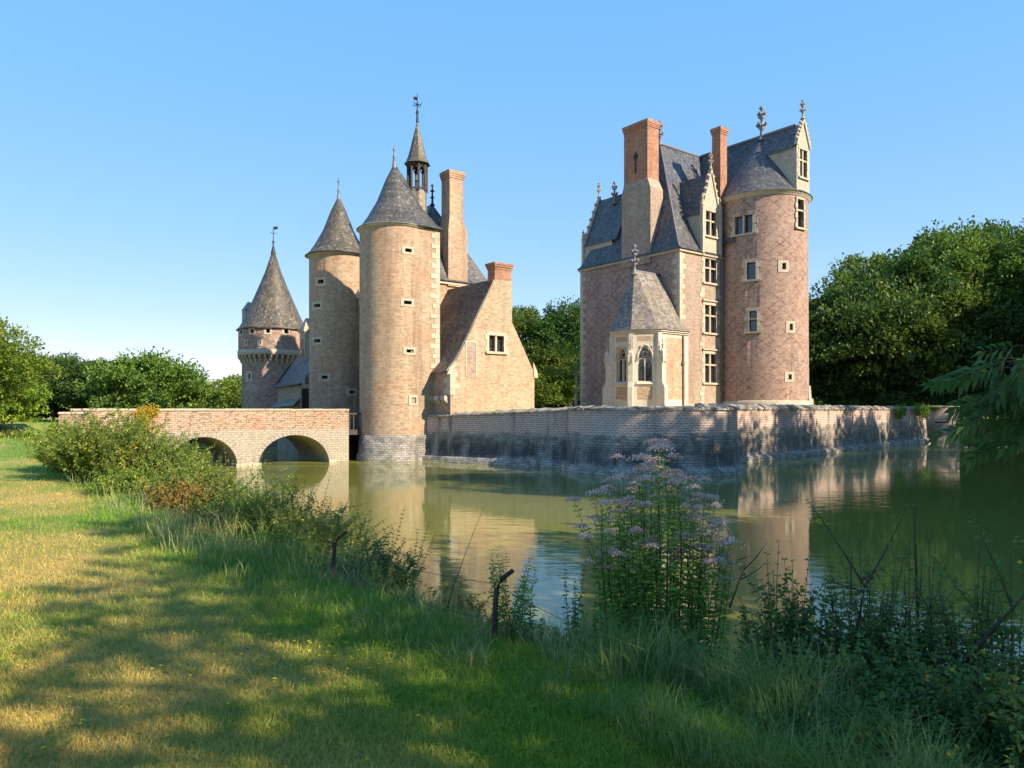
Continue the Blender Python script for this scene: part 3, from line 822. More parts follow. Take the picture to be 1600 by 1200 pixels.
# buttresses at the apse corners
for i, (bx, by) in enumerate(ap[1:5]):
    out = Vector((bx + L1 - .0, by - cy_)).normalized(); sd = Vector((-out.y, out.x))
    Bm = lambda u, w2, z: (bx + out.x * (u - .1) + sd.x * w2, by + out.y * (u - .1) + sd.y * w2, z)
    m = MB()
    m.prism([(0, KB), (.72, KB), (.72, 4.55), (.5, 4.95), (.5, 6.3), (.38, 6.5), (.18, 7.1), (.18, CE), (0, CE)], Bm, -.16, .16)
    m.prism([(.3, 6.5), (.56, 6.3), (.56, 6.9), (.43, 7.2), (.3, 6.9)], Bm, -.12, .12)
    for q_ in (-.13, .13): m.prism([(.5, 6.2), (.6, 6.2), (.6, 6.6), (.55, 6.8), (.5, 6.6)], Bm, q_ - .03, q_ + .03)
    b = m.build('buttress', M['stone_white'], chap)
    px, py, _ = Bm(.4, 0, 0); mm = MB(); mm.lathe([(.13, 6.95), (.05, 7.35), (.11, 7.42), (.04, 7.5), (.03, 7.7), (.07, 7.75), (0, 7.85)], (px, py), 6); mm.build('pinnacle', M['stone_grey'], b)
m = MB()
def inflate(poly, e):
    return [(x + (Vector((x + L1, y - cy_)).normalized().x * e if x < 0 else 0), y + (Vector((x + L1, y - cy_)).normalized().y if x < 0 else (1 if y > cy_ else -1)) * e) for x, y in poly]
for z0, z1, e in ((CE - .02, CE + .1, .1), (CE + .1, CE + .2, .2)):
    P1 = inflate(ap, e)
    a = [(x, y, z0) for x, y in P1]; b = [(x, y, z1) for x, y in P1]
    m.face(b); m.face(a)
    for i in range(5): m.face([a[i], a[i + 1], b[i + 1], b[i]])
m.build('cornice', M['stone_white'], chap)
m = MB(); P1 = inflate(ap, .28); rg = [(0.2, cy_)] + [(-L1, cy_)] * 4 + [(0.2, cy_)]
m.loft(P1, rg, CE + .2, 12.75, [(0, 0), (.12, .06), (.24, .15), (.38, .31), (.52, .5), (.97, 1)])
m.build('roof', M['slate_pale'], chap)
m = MB(); m.tube([(-L1 - .02, cy_, 12.78), (.1, cy_, 12.78)], .1, 6)
m.build('ridge_lead', M['lead'], chap)
finial(-L1, cy_, 12.5, 2.2, chap, 'lead')
m = MB(); m.tube([(-.3, cy_ - a_ - .1, CE), (-.3, cy_ - a_ - .1, KB)], .06, 8); m.box(-.42, -.18, cy_ - a_ - .22, cy_ - a_ - .02, 6.2, 6.45); m.build('drainpipe', M['stone_grey'], chap)

# ------------------------------------------------------------------ GATEHOUSE
O2 = (-7.15, 44.7)
gate = thing('gatehouse', (O2[0], O2[1], 0), TH, 'brick gatehouse with two tall round towers and a bell turret, at the bridge end', 'gatehouse')
GE = 3 + 10.85
def slits(O, c, r, lst, parent, shell_to=-math.pi * 1.3):
    wc = to_world(O, *c); hol = []
    for px0, px1, y0, y1 in lst:
        a0, Y0 = hit_angle(wc, r, px0); a1, Y1 = hit_angle(wc, r, px1); a0 -= TH; a1 -= TH
        hol.append((a0 * r, a1 * r, hz(y1, (Y0 + Y1) / 2), hz(y0, (Y0 + Y1) / 2)))
    return hol
def norm_holes(h, r):
    out = []
    for a, b, c, d in h:
        while a > 0: a -= 2 * math.pi * r; b -= 2 * math.pi * r
        out.append((a, b, c, d))
    return out
r2 = 2.07
h2 = norm_holes(slits(O2, (0, 0), r2, [(633, 643, 388.5, 394), (631, 643, 470, 475.5), (635, 646, 546, 551), (643, 650, 621, 630)], gate), r2)
m = MB(); Pc = cyl(0, 0, r2)
m.wall(Pc, -2 * math.pi * r2, 0, 1.55, GE, h2, .3, .22)
m.build('tower_wall', M['brick_gate'], gate)['label'] = 'sunlit brick wall of the nearer round tower'
for a in h2: loophole(Pc, *a, gate, .13, .28)
m = MB(); m.lathe([(r2 + .22, -1.2), (r2 + .18, .35), (r2 + .08, .5), (r2 + .03, 1.55), (r2 - .1, 1.56)], (0, 0), 48); m.build('tower_base', M['tower_base'], gate)
ring(0, 0, [(r2, GE - .12), (r2 + .12, GE - .06), (r2 + .15, GE + .04), (r2 - .3, GE + .05)], gate)
# flat flank to the right of the tower
m = MB(); m.wall(lambda u, v, d: (u, -2.0 + d, v), 0.0, 1.95, 1.55, GE); m.wall(lambda u, v, d: (1.95 - d, u, v), -2.0, 2, 1.55, GE); m.build('wall', M['brick_gate'], gate)
m = MB(); m.box(0.0, 2.0, -2.12, -1.0, -1.2, 1.55); m.build('wall_base', M['tower_base'], gate)
quoins((1.95, -2.0), ((-1, 0), (0, 1)), 5.2, GE - .15, gate, .3, .6, .34, .03)
m = MB()
sk = []
N = 40
for k in range(N):
    t = -2 * math.pi * k / N
    sk.append(((r2 + .2) * math.cos(t), (r2 + .2) * math.sin(t)))
sk = [(max(x, 2.15) if (-2.3 < y < -1.2 and x > 0.0) else x, y) for x, y in sk]
sk = [(x if not (x > 1.0 and y < 0) else 2.2, y if not (x > 0.3 and y < -.9) else -2.25 if y < -1.4 else y) for x, y in sk]
m.loft(sk, [(0, 0)] * N, GE, 18.05, [(0, 0), (.07, .025), (.15, .07), (.29, .18), (.54, .42), (.77, .74), (.9, .88), (1, 1)], True)
m.build('roof', M['slate'], gate)
m = MB(); m.lathe([(.24, 17.3), (.12, 17.9), (.07, 18.3), (.12, 18.4), (.05, 18.5), (.05, 18.75), (.1, 18.85), (.03, 18.95), (0, 19.15)], (0, 0), 10); m.build('finial', M['lead'], gate)
# second tower
c6 = (0, 7.86); r6 = 1.98; GE6 = 3 + 10.55
h6 = norm_holes(slits(O2, c6, r6, [(497, 506, 437, 443), (491, 501, 475, 480), (491, 501, 530, 535), (503, 512, 587, 592), (546, 555, 610, 615)], gate), r6)
P6 = cyl(0, c6[1], r6); m = MB(); m.wall(P6, -2 * math.pi * r6, 0, 1.55, GE6, h6, .3, .22)
m.build('tower_wall', M['brick_gate'], gate)
for a in h6: loophole(P6, *a, gate, .16, .28)
m = MB(); m.lathe([(r6 + .2, -1.2), (r6 + .16, .4), (r6 + .03, 1.55), (r6 - .1, 1.56)], c6, 40); m.build('tower_base', M['tower_base'], gate)
ring(0, c6[1], [(r6, GE6 - .12), (r6 + .12, GE6 - .06), (r6 + .15, GE6 + .04), (r6 - .3, GE6 + .05)], gate)
tower_cone(0, c6[1], r6 + .3, GE6, 17.9, gate, 'slate_brown', curve=[(0, 0), (.07, .025), (.15, .07), (.29, .18), (.54, .42), (.77, .74), (.9, .88), (1, 1)])
m = MB(); m.lathe([(.26, 17.1), (.1, 17.8), (.06, 18.1), (.12, 18.2), (.05, 18.3), (.04, 18.7), (.1, 18.8), (0, 19.1)], c6, 10); m.build('finial', M['lead'], gate)
# gate front between the towers, with machicolated cornice
m = MB(); m.wall(XW(.9), -6.5, -1.4, -1, 10.6, [(-5.4, -2.6, 2.0, 5.6)], .8); m.build('wall', M['brick_gate'], gate)
m = MB(); m.box(1.65, 1.72, 2.5, 5.5, 1.9, 5.7); m.build('gate_door', M['wood'], gate)
m = MB()
for k in range(9): m.box(.45, .9, 1.95 + k * .5, 2.2 + k * .5, 10.0, 10.5)
m.box(.35, .9, 1.7, 6.2, 10.5, 10.9); m.build('corbels', M['stone'], gate)
# body
GB = 3 + 8.35
m = MB(); m.box(1.9, 8.3, 1.5, 6.9, 2, GB); m.build('wall', M['brick_gate'], gate)
m = MB(); m.box(1.8, 8.45, 1.36, 6.98, GB + .003, GB + .2); m.build('cornice', M['stone_clean'], gate)
m = MB(); m.loft([(1.0, 1.25), (1.0, 7.1), (8.55, 7.1), (8.55, 1.25)], [(5, 3.7), (5, 5.2), (5, 5.2), (5, 3.7)], GB + .2, 17.2, SOFT)
m.build('roof', M['slate_blue'], gate)
finial(5, 3.7, 17.1, 1.5, gate, 'iron', False)
chimney(4.8, 6.35, 1.38, 2.55, GB - .1, 15.0, 19.0, (4.95, 6.05, 1.45, 2.45), gate, 'brick_gate')
quoins((1.98, 1.45), ((1, 0), (0, 1)), 6, GB, gate)
# bell turret
bt = (2.95, 2.25)
def ngon(r, n=8, c=bt, off=math.pi / 8): return [(c[0] + r * math.cos(off + 2 * math.pi * k / n), c[1] + r * math.sin(off + 2 * math.pi * k / n)) for k in range(n)]
m = MB()
A = ngon(.62); 
for i in range(8):
    j = (i + 1) % 8; m.face([(*A[i], 11.5), (*A[j], 11.5), (*A[j], 17.35), (*A[i], 17.35)])
m.face([(*p, 17.35) for p in A])
turret = m.build('bell_turret', M['slate_pale'], gate)
m = MB()
for i in range(8):
    x, y = ngon(.62)[i]; m.tube([(x, y, 17.3), (x, y, 19.15)], .08, 6)
    x2, y2 = ngon(.62)[(i + 1) % 8]
    m.tube([(x, y, 18.6), ((x + x2) / 2, (y + y2) / 2, 19.0), (x2, y2, 18.6)], .05, 5)
    m.tube([(x, y, 17.45), (x2, y2, 17.45)], .07, 5); m.tube([(x, y, 19.05), (x2, y2, 19.05)], .09, 5)
m.build('turret_posts', M['wood'], turret)
m = MB(); m.lathe([(.2, 18.05), (.17, 18.12), (.13, 18.3), (.11, 18.45), (.03, 18.52), (.02, 19.0)], bt, 12); m.build('bell', M['bronze'], turret)
m = MB(); m.loft(ngon(.88), [bt] * 8, 19.1, 22.1, [(0, 0), (.14, .05), (.28, .14), (.42, .28), (.9, .86), (1, 1)]); m.face([(*p, 19.1) for p in ngon(.88)]); m.build('turret_roof', M['slate_brown'], turret)
m = MB(); x, y = bt
m.lathe([(.1, 21.9), (.06, 22.4), (.12, 22.55), (.05, 22.7), (.04, 23.0), (.1, 23.1), (0, 23.25)], bt, 8)
m.tube([(x, y, 22.5), (x, y, 23.75)], .025, 5)
for a in range(4):
    c, s = math.cos(a * math.pi / 2 + .4), math.sin(a * math.pi / 2 + .4); m.tube([(x, y, 23.05), (x + .3 * c, y + .3 * s, 23.0), (x + .36 * c, y + .36 * s, 23.15)], .025, 5)
m.face([(x, y, 23.3), (x - .2, y + .18, 23.4), (x - .18, y + .16, 23.6), (x, y, 23.55)])
m.build('weathervane', M['iron'], turret)
# bridge landing with dark rail
m = MB(); m.box(-3.2, .9, .3, 6.6, 1.55, 1.85); m.build('drawbridge_deck', M['wood'], gate)
m = MB(); m.box(-3.1, -1.0, .32, .4, 2.75, 2.85)
for k in range(9): m.box(-3.05 + k * .25, -2.99 + k * .25, .33, .39, 1.85, 2.75)
m.build('railing', M['wood'], gate)

# ------------------------------------------------------------------ GABLED BUILDING
kit = thing('gabled_building', (O2[0], O2[1], 0), TH, 'low gabled brick building with brown tiled roof and end chimney, between gatehouse and keep', 'building')
KE = 3 + 2.35; gy = -3.8
kw = (4.34, 5.46, hz(550, 44.9), hz(525, 44.9))
m = MB()
topg = [(1.57, KE), (1.95, KE + .55), (2.6, KE + 1.65), (3.3, KE + 2.9), (4.75, 11.05), (6.1, 11.3), (6.12, 8.4), (7.9, KE)]
m.wall(YW(gy), 1.57, 7.9, 2.4, [(1.57, KE), (1.95, KE + .5), (2.6, KE + 1.6), (3.3, KE + 2.9), (4.72, 10.95), (6.1, 10.95), (6.11, 8.45), (7.9, KE)], [kw], .28)
m.wall(lambda u, v, d: (7.9 - d, u, v), gy, 1.0, 2.4, KE)
gw = m.build('wall', M['brick_kitchen'], kit); gw['label'] = 'sunlit gable wall'
m = MB(); m.wall(lambda u, v, d: (1.57 + d, -u, v), -1.6, 3.8, 1.7, KE); m.build('wall', M['brick_keep'], kit)['label'] = 'shaded side wall with diamond brick pattern'
for y0 in (-3.6, -2.9, -2.2):
    m = MB(); m.prism([(0, 3.35), (-.3, 3.6), (-.3, 3.85), (0, 3.85)], lambda u, w2, z: (1.57 + u, w2, z), y0, y0 + .42); m.build('corbel', M['stone'], kit)
window(YW(gy), *kw, kit, .17, .04, mull=1, trans=0)
m = MB(); Qg = lambda u, d, v: (u, gy + d, v)
ux = 2.62
m.box(ux, ux + .09, -.03, .02, 4.05 + .95, 7.0, Qg); m.box(ux + .75, ux + .84, -.03, .02, 5.0, 7.0, Qg); m.box(ux, ux + .84, -.032, .022, 7.003, 7.1, Qg); m.build('blocked_window', M['stone_clean'], kit); m = MB(); m.box(ux + .093, ux + .747, -.012, .02, 4.9, 6.997, Qg); m.build('window_infill', M['brick_keep_plain'], kit)
quoins((1.57, gy), ((1, 0), (0, 1)), 3.9, KE, kit, .34, .6, .36)
m = MB()
rl = [(1.35, KE - .1), (1.95, KE + .55), (2.6, KE + 1.65), (3.3, KE + 2.95), (4.85, 11.0)]
for (x0, z0), (x1, z1) in zip(rl[:-1], rl[1:]):
    m.face([(x0, gy + .02, z0), (x1, gy + .02, z1), (x1, 1.8, z1), (x0, 1.8, z0)]); m.face([(x0, gy + .02, z0 - .1), (x1, gy + .02, z1 - .1), (x1, gy + .02, z1), (x0, gy + .02, z0)])
m.face([(4.85, gy + .3, 11), (8.1, gy + .05, KE - .1), (8.1, 1.45, KE - .1), (4.85, 1.45, 11)])
m.build('roof', M['tile'], kit)
m = MB()
for (x0, z0), (x1, z1) in zip(rl[:-1], rl[1:]): m.face([(x0 - .02, gy - .05, z0 + .02), (x1 - .02, gy - .05, z1 + .02), (x1 - .02, gy + .1, z1 + .06), (x0 - .02, gy + .1, z0 + .06)])
m.build('verge', M['stone_clean'], kit)
m = MB(); m.tbox((4.74, 6.09, gy + .003, gy + .75), (4.8, 6.06, gy + .003, gy + .75), 10.2, 11.6)
for k, e in enumerate((.04, .09, .13)): m.tbox((4.8 - e, 6.06 + e, gy - e, gy + .75 + e),) * 0 if False else m.tbox((4.8 - e, 6.06 + e, gy - e, gy + .75 + e), (4.8 - e, 6.06 + e, gy - e, gy + .75 + e), 11.6 + k * .13, 11.727 + k * .13)
m.build('chimney', M['brick_red'], kit)
m = MB(); m.prism([(1.3, KE - .25), (1.62, KE - .25), (1.95, KE + .55), (1.5, KE + .1)], Qg, -.06, -.035); m.build('kneeler', M['stone_clean'], kit); m = MB(); m.prism([(7.85, KE - .3), (8.15, KE - .3), (8.1, KE + .1), (7.75, KE + .7)], Qg, -.06, -.035); m.build('kneeler', M['stone_clean'], kit)

# ------------------------------------------------------------------ FAR CORNER TOWER
ft_c = (0, 20.4)
FT = to_world(O2, *ft_c)
ctw = thing('corner_tower', (FT[0], FT[1], 0), TH, 'stout round tower with machicolations and conical brown roof, farthest left of the castle towers', 'tower')
rl_, ru = 2.45, 2.72; FE = hz(519, 60.8)
def holes_for(r, lst):
    out = []
    for px0, px1, y0, y1 in lst:
        a0, Y0 = hit_angle(FT, r, px0); a1, Y1 = hit_angle(FT, r, px1)
        out.append(((a0 - TH) * r, (a1 - TH) * r, hz(y1, (Y0 + Y1) / 2), hz(y0, (Y0 + Y1) / 2)))
    return norm_holes(out, r)
hu = holes_for(ru, [(376, 379, 515.5, 522), (392, 397, 514.5, 520.5), (416, 422, 514, 520), (444, 450, 514.5, 521)])
hs = holes_for(ru, [(406, 408, 533, 538), (433.5, 435.5, 533, 538), (384, 386, 533, 538)])
Pu = cyl(0, 0, ru); m = MB(); m.wall(Pu, -2 * math.pi * ru, 0, hz(555, 59), FE, hu + hs, .3, .25); m.build('wall', M['brick_keep'], ctw)
for a in hu: loophole(Pu, *a, ctw, .13, .28)
for a in hs: loophole(Pu, *a, ctw, .14, .28)
hl = holes_for(rl_, [(388.5, 391.5, 584, 592)])
Pl = cyl(0, 0, rl_); m = MB(); m.wall(Pl, -2 * math.pi * rl_, 0, -1, hz(556, 59), hl, .3, .25); m.build('wall', M['brick_keep'], ctw)
for a in hl: loophole(Pl, *a, ctw, .2, .28)
zt = hz(548, 59)
ring(0, 0, [(ru, zt - .38), (ru + .06, zt - .36), (ru + .06, zt + .05), (ru, zt + .07)], ctw, 'string_course')
for k in range(38):
    m = MB()
    a = 2 * math.pi * k / 38; c, s = math.cos(a), math.sin(a)
    m.prism([(rl_ - .02, zt - 1.05), (rl_ + .12, zt - .85), (rl_ + .16, zt - .7), (rl_ + .3, zt - .55), (rl_ + .3, zt - .385), (rl_ - .02, zt - .385)], lambda u, w2, z: (u * c - w2 * s, u * s + w2 * c, z), -.085, .085); m.build('corbel', M['stone'], ctw)
tower_cone(0, 0, ru + .2, FE + .05, 16.5, ctw, 'slate_brown', curve=[(0, 0), (.08, .03), (.16, .09), (.30, .22), (.46, .37), (.78, .70), (1, 1)])
m = MB(); m.lathe([(.22, 15.9), (.07, 16.6), (.05, 16.8), (.12, 16.9), (.04, 17.0), (.03, 18.0), (0, 18.1)], (0, 0), 8)
m.tube([(-.25, 0, 17.7), (0, 0, 17.55), (.25, 0, 17.7)], .025, 5); m.face([(0, 0, 17.9), (.3, -.2, 17.95), (.3, -.2, 18.2), (0, 0, 18.15)]); m.build('weathervane', M['iron'], ctw)
# stone dormer at the back-left of the cone
Mv = lambda u, w, z: (-1.9 + w * .3 + u * .0, 1.9 + u, z)
m = MB(); m.box(-1.75, -.9, 1.7, 2.5, FE, FE + 1.9); m.tbox((-1.8, -.9, 1.65, 2.55), (-1.4, -1.2, 2.0, 2.2), FE + 1.9, FE + 2.6); m.build('dormer', M['stone_grey'], ctw)

# low range between the far tower and the gatehouse
lr = thing('low_range', (O2[0], O2[1], 0), TH, 'low brick range with dark slate lean-to roof, between the far tower and the gatehouse', 'building')
m = MB(); m.wall(XW(1.0), -18.2, -9.4, -1, hz(578, 56)); m.build('wall', M['brick_keep_plain'], lr)
Yl = 54.0
pts = []
A, B_, C_, D_ = (-2.5, 13.8, hz(606, Yl)), (-2.5, 8.6, hz(600, 50)), (-.9, 13.2, hz(557, Yl)), (-.9, 9.2, hz(550, 51))
m = MB(); lerp = lambda p, q, t, u: (p[0] + (q[0] - p[0]) * t, p[1] + (q[1] - p[1]) * t, p[2] + (q[2] - p[2]) * u)
cvr = [(0, 0), (.3, .2), (.62, .55), (1, 1)]
for (t0, u0), (t1, u1) in zip(cvr[:-1], cvr[1:]):
    m.face([lerp(A, C_, t0, u0), lerp(B_, D_, t0, u0), lerp(B_, D_, t1, u1), lerp(A, C_, t1, u1)], None, True)
m.face([A, C_, (-.3, 13.2, C_[2] - .2), (-.3, 13.8, A[2] - .1)])
m.build('roof', M['slate_blue'], lr)
m = MB(); m.wall(lambda u, v, d: (-2.2 + d, -u, v), -13.5, -9.0, -1, hz(604, Yl)); m.wall(lambda u, v, d: (u, 13.5 - d, v), -2.2, 1.0, -1, hz(606, Yl)); m.build('wall', M['brick_keep_plain'], lr)
m = MB(); m.face([(-2.75, 13.3, hz(636, Yl)), (-2.75, 9.2, hz(634, 51)), (-2.2, 9.2, hz(622, 51)), (-2.2, 12.9, hz(626, Yl))]); m.build('porch_roof', M['slate_pale'], lr)
Yd = 57.0
m = MB(); m.box(.2, 1.0, 14.3, 15.3, hz(600, Yd), hz(520, Yd)); m.box(.1, 1.1, 14.2, 15.4, hz(520, Yd), hz(514, Yd)); m.tbox((.2, 1.0, 14.35, 15.25), (.5, .7, 14.7, 14.9), hz(514, Yd), hz(498, Yd)); m.build('dormer', M['stone'], lr)
m = MB(); m.box(.17, .197, 14.55, 15.05, hz(560, Yd), hz(530, Yd)); m.build('window', M['glass'], lr)

# ------------------------------------------------------------------ MOAT WALLS
PROF = [(.42, -1.5), (.42, .2), (.34, .3), (.14, .36), (.09, 1.0), (.03, 1.6), (0, 2.2)]
def moat_wall(name, p0, p1, zt0, zt1, mat, label, cop, seglen=.8):
    p0 = Vector(p0); p1 = Vector(p1); L = (p1 - p0).length; d = (p1 - p0) / L; n = Vector((d.y, -d.x))
    if n.y > 0: n = -n
    o = thing(name, (p0.x, p0.y, 0), math.atan2(d.y, d.x), label, 'wall')
    sg = 1 if (Vector((-d.y, d.x)).dot(n) > 0) else -1       # local y of outward side
    N = int(L / seglen); rr = random.Random(3); m = MB()
    jit = [rr.uniform(-.02, .02) for _ in range(N + 1)]
    for k in range(N):
        for (o0, z0), (o1, z1) in zip(PROF, PROF[1:] + [(0, None)]):
            xa, xb = L * k / N, L * (k + 1) / N
            ta = zt0 + (zt1 - zt0) * k / N; tb = zt0 + (zt1 - zt0) * (k + 1) / N
            za = ta if z1 is None else z1; zb = tb if z1 is None else z1
            m.face([(xa, sg * (o0 + jit[k]), z0), (xb, sg * (o0 + jit[k + 1]), z0), (xb, sg * (o1 + jit[k + 1]), zb), (xa, sg * (o1 + jit[k]), za)],
                   [(xa, z0), (xb, z0), (xb, zb), (xa, za)], True)
    m.build('masonry', M[mat], o)
    c = MB(); x = 0; k = 0
    while x < L:
        wdt = rr.uniform(*cop['w']); t = zt0 + (zt1 - zt0) * x / L; h = cop['h'] * rr.uniform(.85, 1.12); ov = .1 + rr.uniform(-.03, .05)
        xe = min(x + wdt - rr.uniform(.01, .04), L); tl = rr.uniform(-.02, .02)
        pr = [(sg * ov, t + .003), (sg * (ov - .02), t + h * .35), (sg * (-.28), t + h), (sg * (-.6), t + h * .9), (sg * -.6, t + .003)]
        A = [(x, a, b + (tl if i in (1, 2) else 0)) for i, (a, b) in enumerate(pr)]; B = [(xe, a, b - (tl if i in (1, 2) else 0)) for i, (a, b) in enumerate(pr)]
        c.face(A); c.face(B)
        for i in range(5): j = (i + 1) % 5; c.face([A[i], B[i], B[j], A[j]])
        x += wdt
    c.build('coping', M['coping'], o)
    return o
moat_wall('moat_wall', (-5.3, 43.95), (3.4, 37.95), 2.58, 3.02, 'moat_left', 'shaded brick and stone moat wall running from the gatehouse tower to the round bastion', {'w': (.25, .5), 'h': .2})
moat_wall('moat_wall', (10.3, 39.35), (39.0, 69.4), 3.04, 3.04, 'moat_right', 'long sunlit moat wall with dark damp stains, right of the round bastion', {'w': (.16, .3), 'h': .31})
bc = (7.1, 37.5)
bas = thing('bastion', (bc[0], bc[1], 0), 0, 'round brick and stone bastion at the near corner of the moat wall', 'bastion')
br = 4.2
m = MB(); m.lathe([(br + o, z) for o, z in PROF] + [(br, 3.0)], (0, 0), 96); m.build('masonry', M['moat_bast'], bas)
m = MB(); rr = random.Random(8); a = 0
while a < 2 * math.pi:
    da = rr.uniform(.3, .6) / br; h = .2 * rr.uniform(.8, 1.2); ov = .09 + rr.uniform(-.03, .04)
    m.lathe([(br + ov, 3.003), (br + ov - .02, 3.0 + h * .5), (br - .3, 3.0 + h), (br - .8, 3.0 + h)], (0, 0), 2, a, min(a + da - .006, 2 * math.pi), False); a += da
m.build('coping', M['coping'], bas)
fb = thing('corner_turret_base', (41.25, 71.3, 0), 0, 'low round brick turret stub with a slot, at the far right corner of the moat', 'turret')
frr = 1.78; hh = [hit_angle((41.25, 71.3), frr, p)[0] * frr for p in (1461, 1482)]
Pf = cyl(0, 0, frr)
m = MB(); m.wall(lambda u, v, d: ((frr + .25 * max(0, 1 - v / 1.3) ** 1.5 - d) * math.cos(u / frr), (frr + .25 * max(0, 1 - v / 1.3) ** 1.5 - d) * math.sin(u / frr), v), -math.pi * frr * 1.2, math.pi * frr * .3, .0,
               [( -math.pi * frr * 1.2, 3.3), (math.pi * frr * .3, 3.3)], [(hh[0], hh[1], 1.78, 1.9)], .3, .3)
for zz in (0,): m.lathe([(frr + .25, -1.5), (frr + .25, 0)], (0, 0), 32)
m.build('masonry', M['moat_right'], fb)
m = MB(); m.lathe([(frr + .05, 3.28), (frr + .06, 3.4), (0, 3.45)], (0, 0), 32); m.build('coping', M['coping'], fb)
m = MB(); m.face([Pf(hh[0], 1.78, .29), Pf(hh[1], 1.78, .29), Pf(hh[1], 1.9, .29), Pf(hh[0], 1.9, .29)]); m.build('slot', M['void'], fb)

# ------------------------------------------------------------------ BRIDGE  (local x along the bridge, near face y=0)
BO = (-9.56, 43.1)
br_o = thing('stone_bridge', (BO[0], BO[1], 0), TH, 'old brick and stone bridge with two round arches crossing the moat to the gatehouse', 'bridge')
def bx(px): # local x of sight line px on the near face
    q = (px - 800) / F; c, s = math.cos(TH), math.sin(TH)
    return (q * BO[1] - BO[0]) / (c - q * s)
BL = -bx(131)
arches = [(bx(404), bx(514), 1.62), (bx(262), bx(371), 1.62)]
BW = 4.6
m = MB(); bt_ = 2.98
def arch_z(x):
    for a, b, h in arches:
        if a < x < b:
            c = (a + b) / 2; r = (b - a) / 2; return max(-.6, h * math.sqrt(max(0, 1 - ((x - c) / r) ** 2)))
    return None
xsb = sorted(set([-BL, 0] + [a + (b - a) * .5 * (1 - math.cos(math.pi * k / 24)) for a, b, h in arches for k in range(25)] + [-BL + k for k in range(1, 13)]))
for a, b in zip(xsb[:-1], xsb[1:]):
    mid = arch_z((a + b) / 2)
    za = arch_z(a) or 0 if mid is not None else -1.2; zb = arch_z(b) or 0 if mid is not None else -1.2
    for yy in (0, BW):
        m.face([(a, yy, za), (b, yy, zb), (b, yy, bt_), (a, yy, bt_)], [(a, za), (b, zb), (b, bt_), (a, bt_)])
    if mid is not None: m.face([(a, 0, za), (b, 0, zb), (b, BW, zb), (a, BW, za)])
for A, B, h in arches:
    for xx in (A, B): m.face([(xx, 0, -1.2), (xx, BW, -1.2), (xx, BW, 0), (xx, 0, 0)])
m.face([(0, 0, -1.2), (0, BW, -1.2), (0, BW, bt_), (0, 0, bt_)])
for yy in (.35, BW - .35): m.face([(-BL, yy, 1.85), (0, yy, 1.85), (0, yy, bt_), (-BL, yy, bt_)])
m.face([(-BL, .35, 1.85), (0, .35, 1.85), (0, BW - .35, 1.85), (-BL, BW - .35, 1.85)])
m.face([(-BL, 0, -1), (-BL, .35, -1), (-BL, .35, bt_), (-BL, 0, bt_)]); m.face([(-BL, BW - .35, -1), (-BL, BW, -1), (-BL, BW, bt_), (-BL, BW - .35, bt_)])
m.build('masonry', M['bridge'], br_o)
m = MB()
for yy in (-.05, BW - .4):
    x = -BL - .05
    while x < 0:
        wd = rr.uniform(.4, .8); m.box(x, min(x + wd - .012, 0), yy + rr.uniform(-.015, .015), yy + .45, bt_, bt_ + .1 + rr.uniform(-.012, .012)); x += wd
m.build('coping', M['stone'], br_o)
for A, B, h in arches:
    m = MB()       # arch rings, slightly proud
    c = (A + B) / 2; r = (B - A) / 2
    for k in range(28):
        t0, t1 = math.pi * k / 28 + .006, math.pi * (k + 1) / 28 - .006
        q = [(c + r * math.cos(t0), h * math.sin(t0)), (c + (r + .26) * math.cos(t0), (h + .26) * math.sin(t0)), (c + (r + .26) * math.cos(t1), (h + .26) * math.sin(t1)), (c + r * math.cos(t1), h * math.sin(t1))]
        m.prism(q, lambda u, w2, z: (u, w2, z), -.02, .1)
    m.build('arch_ring', M['bridge'], br_o)
m = MB(); m.box(bx(371) - .1, bx(404) + .1, -.16, -.003, -1.2, .16); m.build('footing', M['stone'], br_o); m = MB(); m.box(bx(514) - .05, bx(524), -.16, -.003, -1.2, .16); m.build('footing', M['stone'], br_o)
_p = to_world(BO, bx(112), -.1)
pl = thing('bridge_pillar', (_p[0], _p[1], 0), R(12), 'squat whitewashed square pillar at the left end of the bridge parapet', 'pillar')
m = MB(); m.tbox((-.5, .40, -.3, .7), (-.45, .36, -.27, .66), 1.4, 2.83); m.build('shaft', M['bridge'], pl)
m = MB(); m.tbox((-.5, .40, -.31, .7), (-.46, .36, -.27, .66), 2.833, 2.92); m.build('cap', M['stone'], pl)

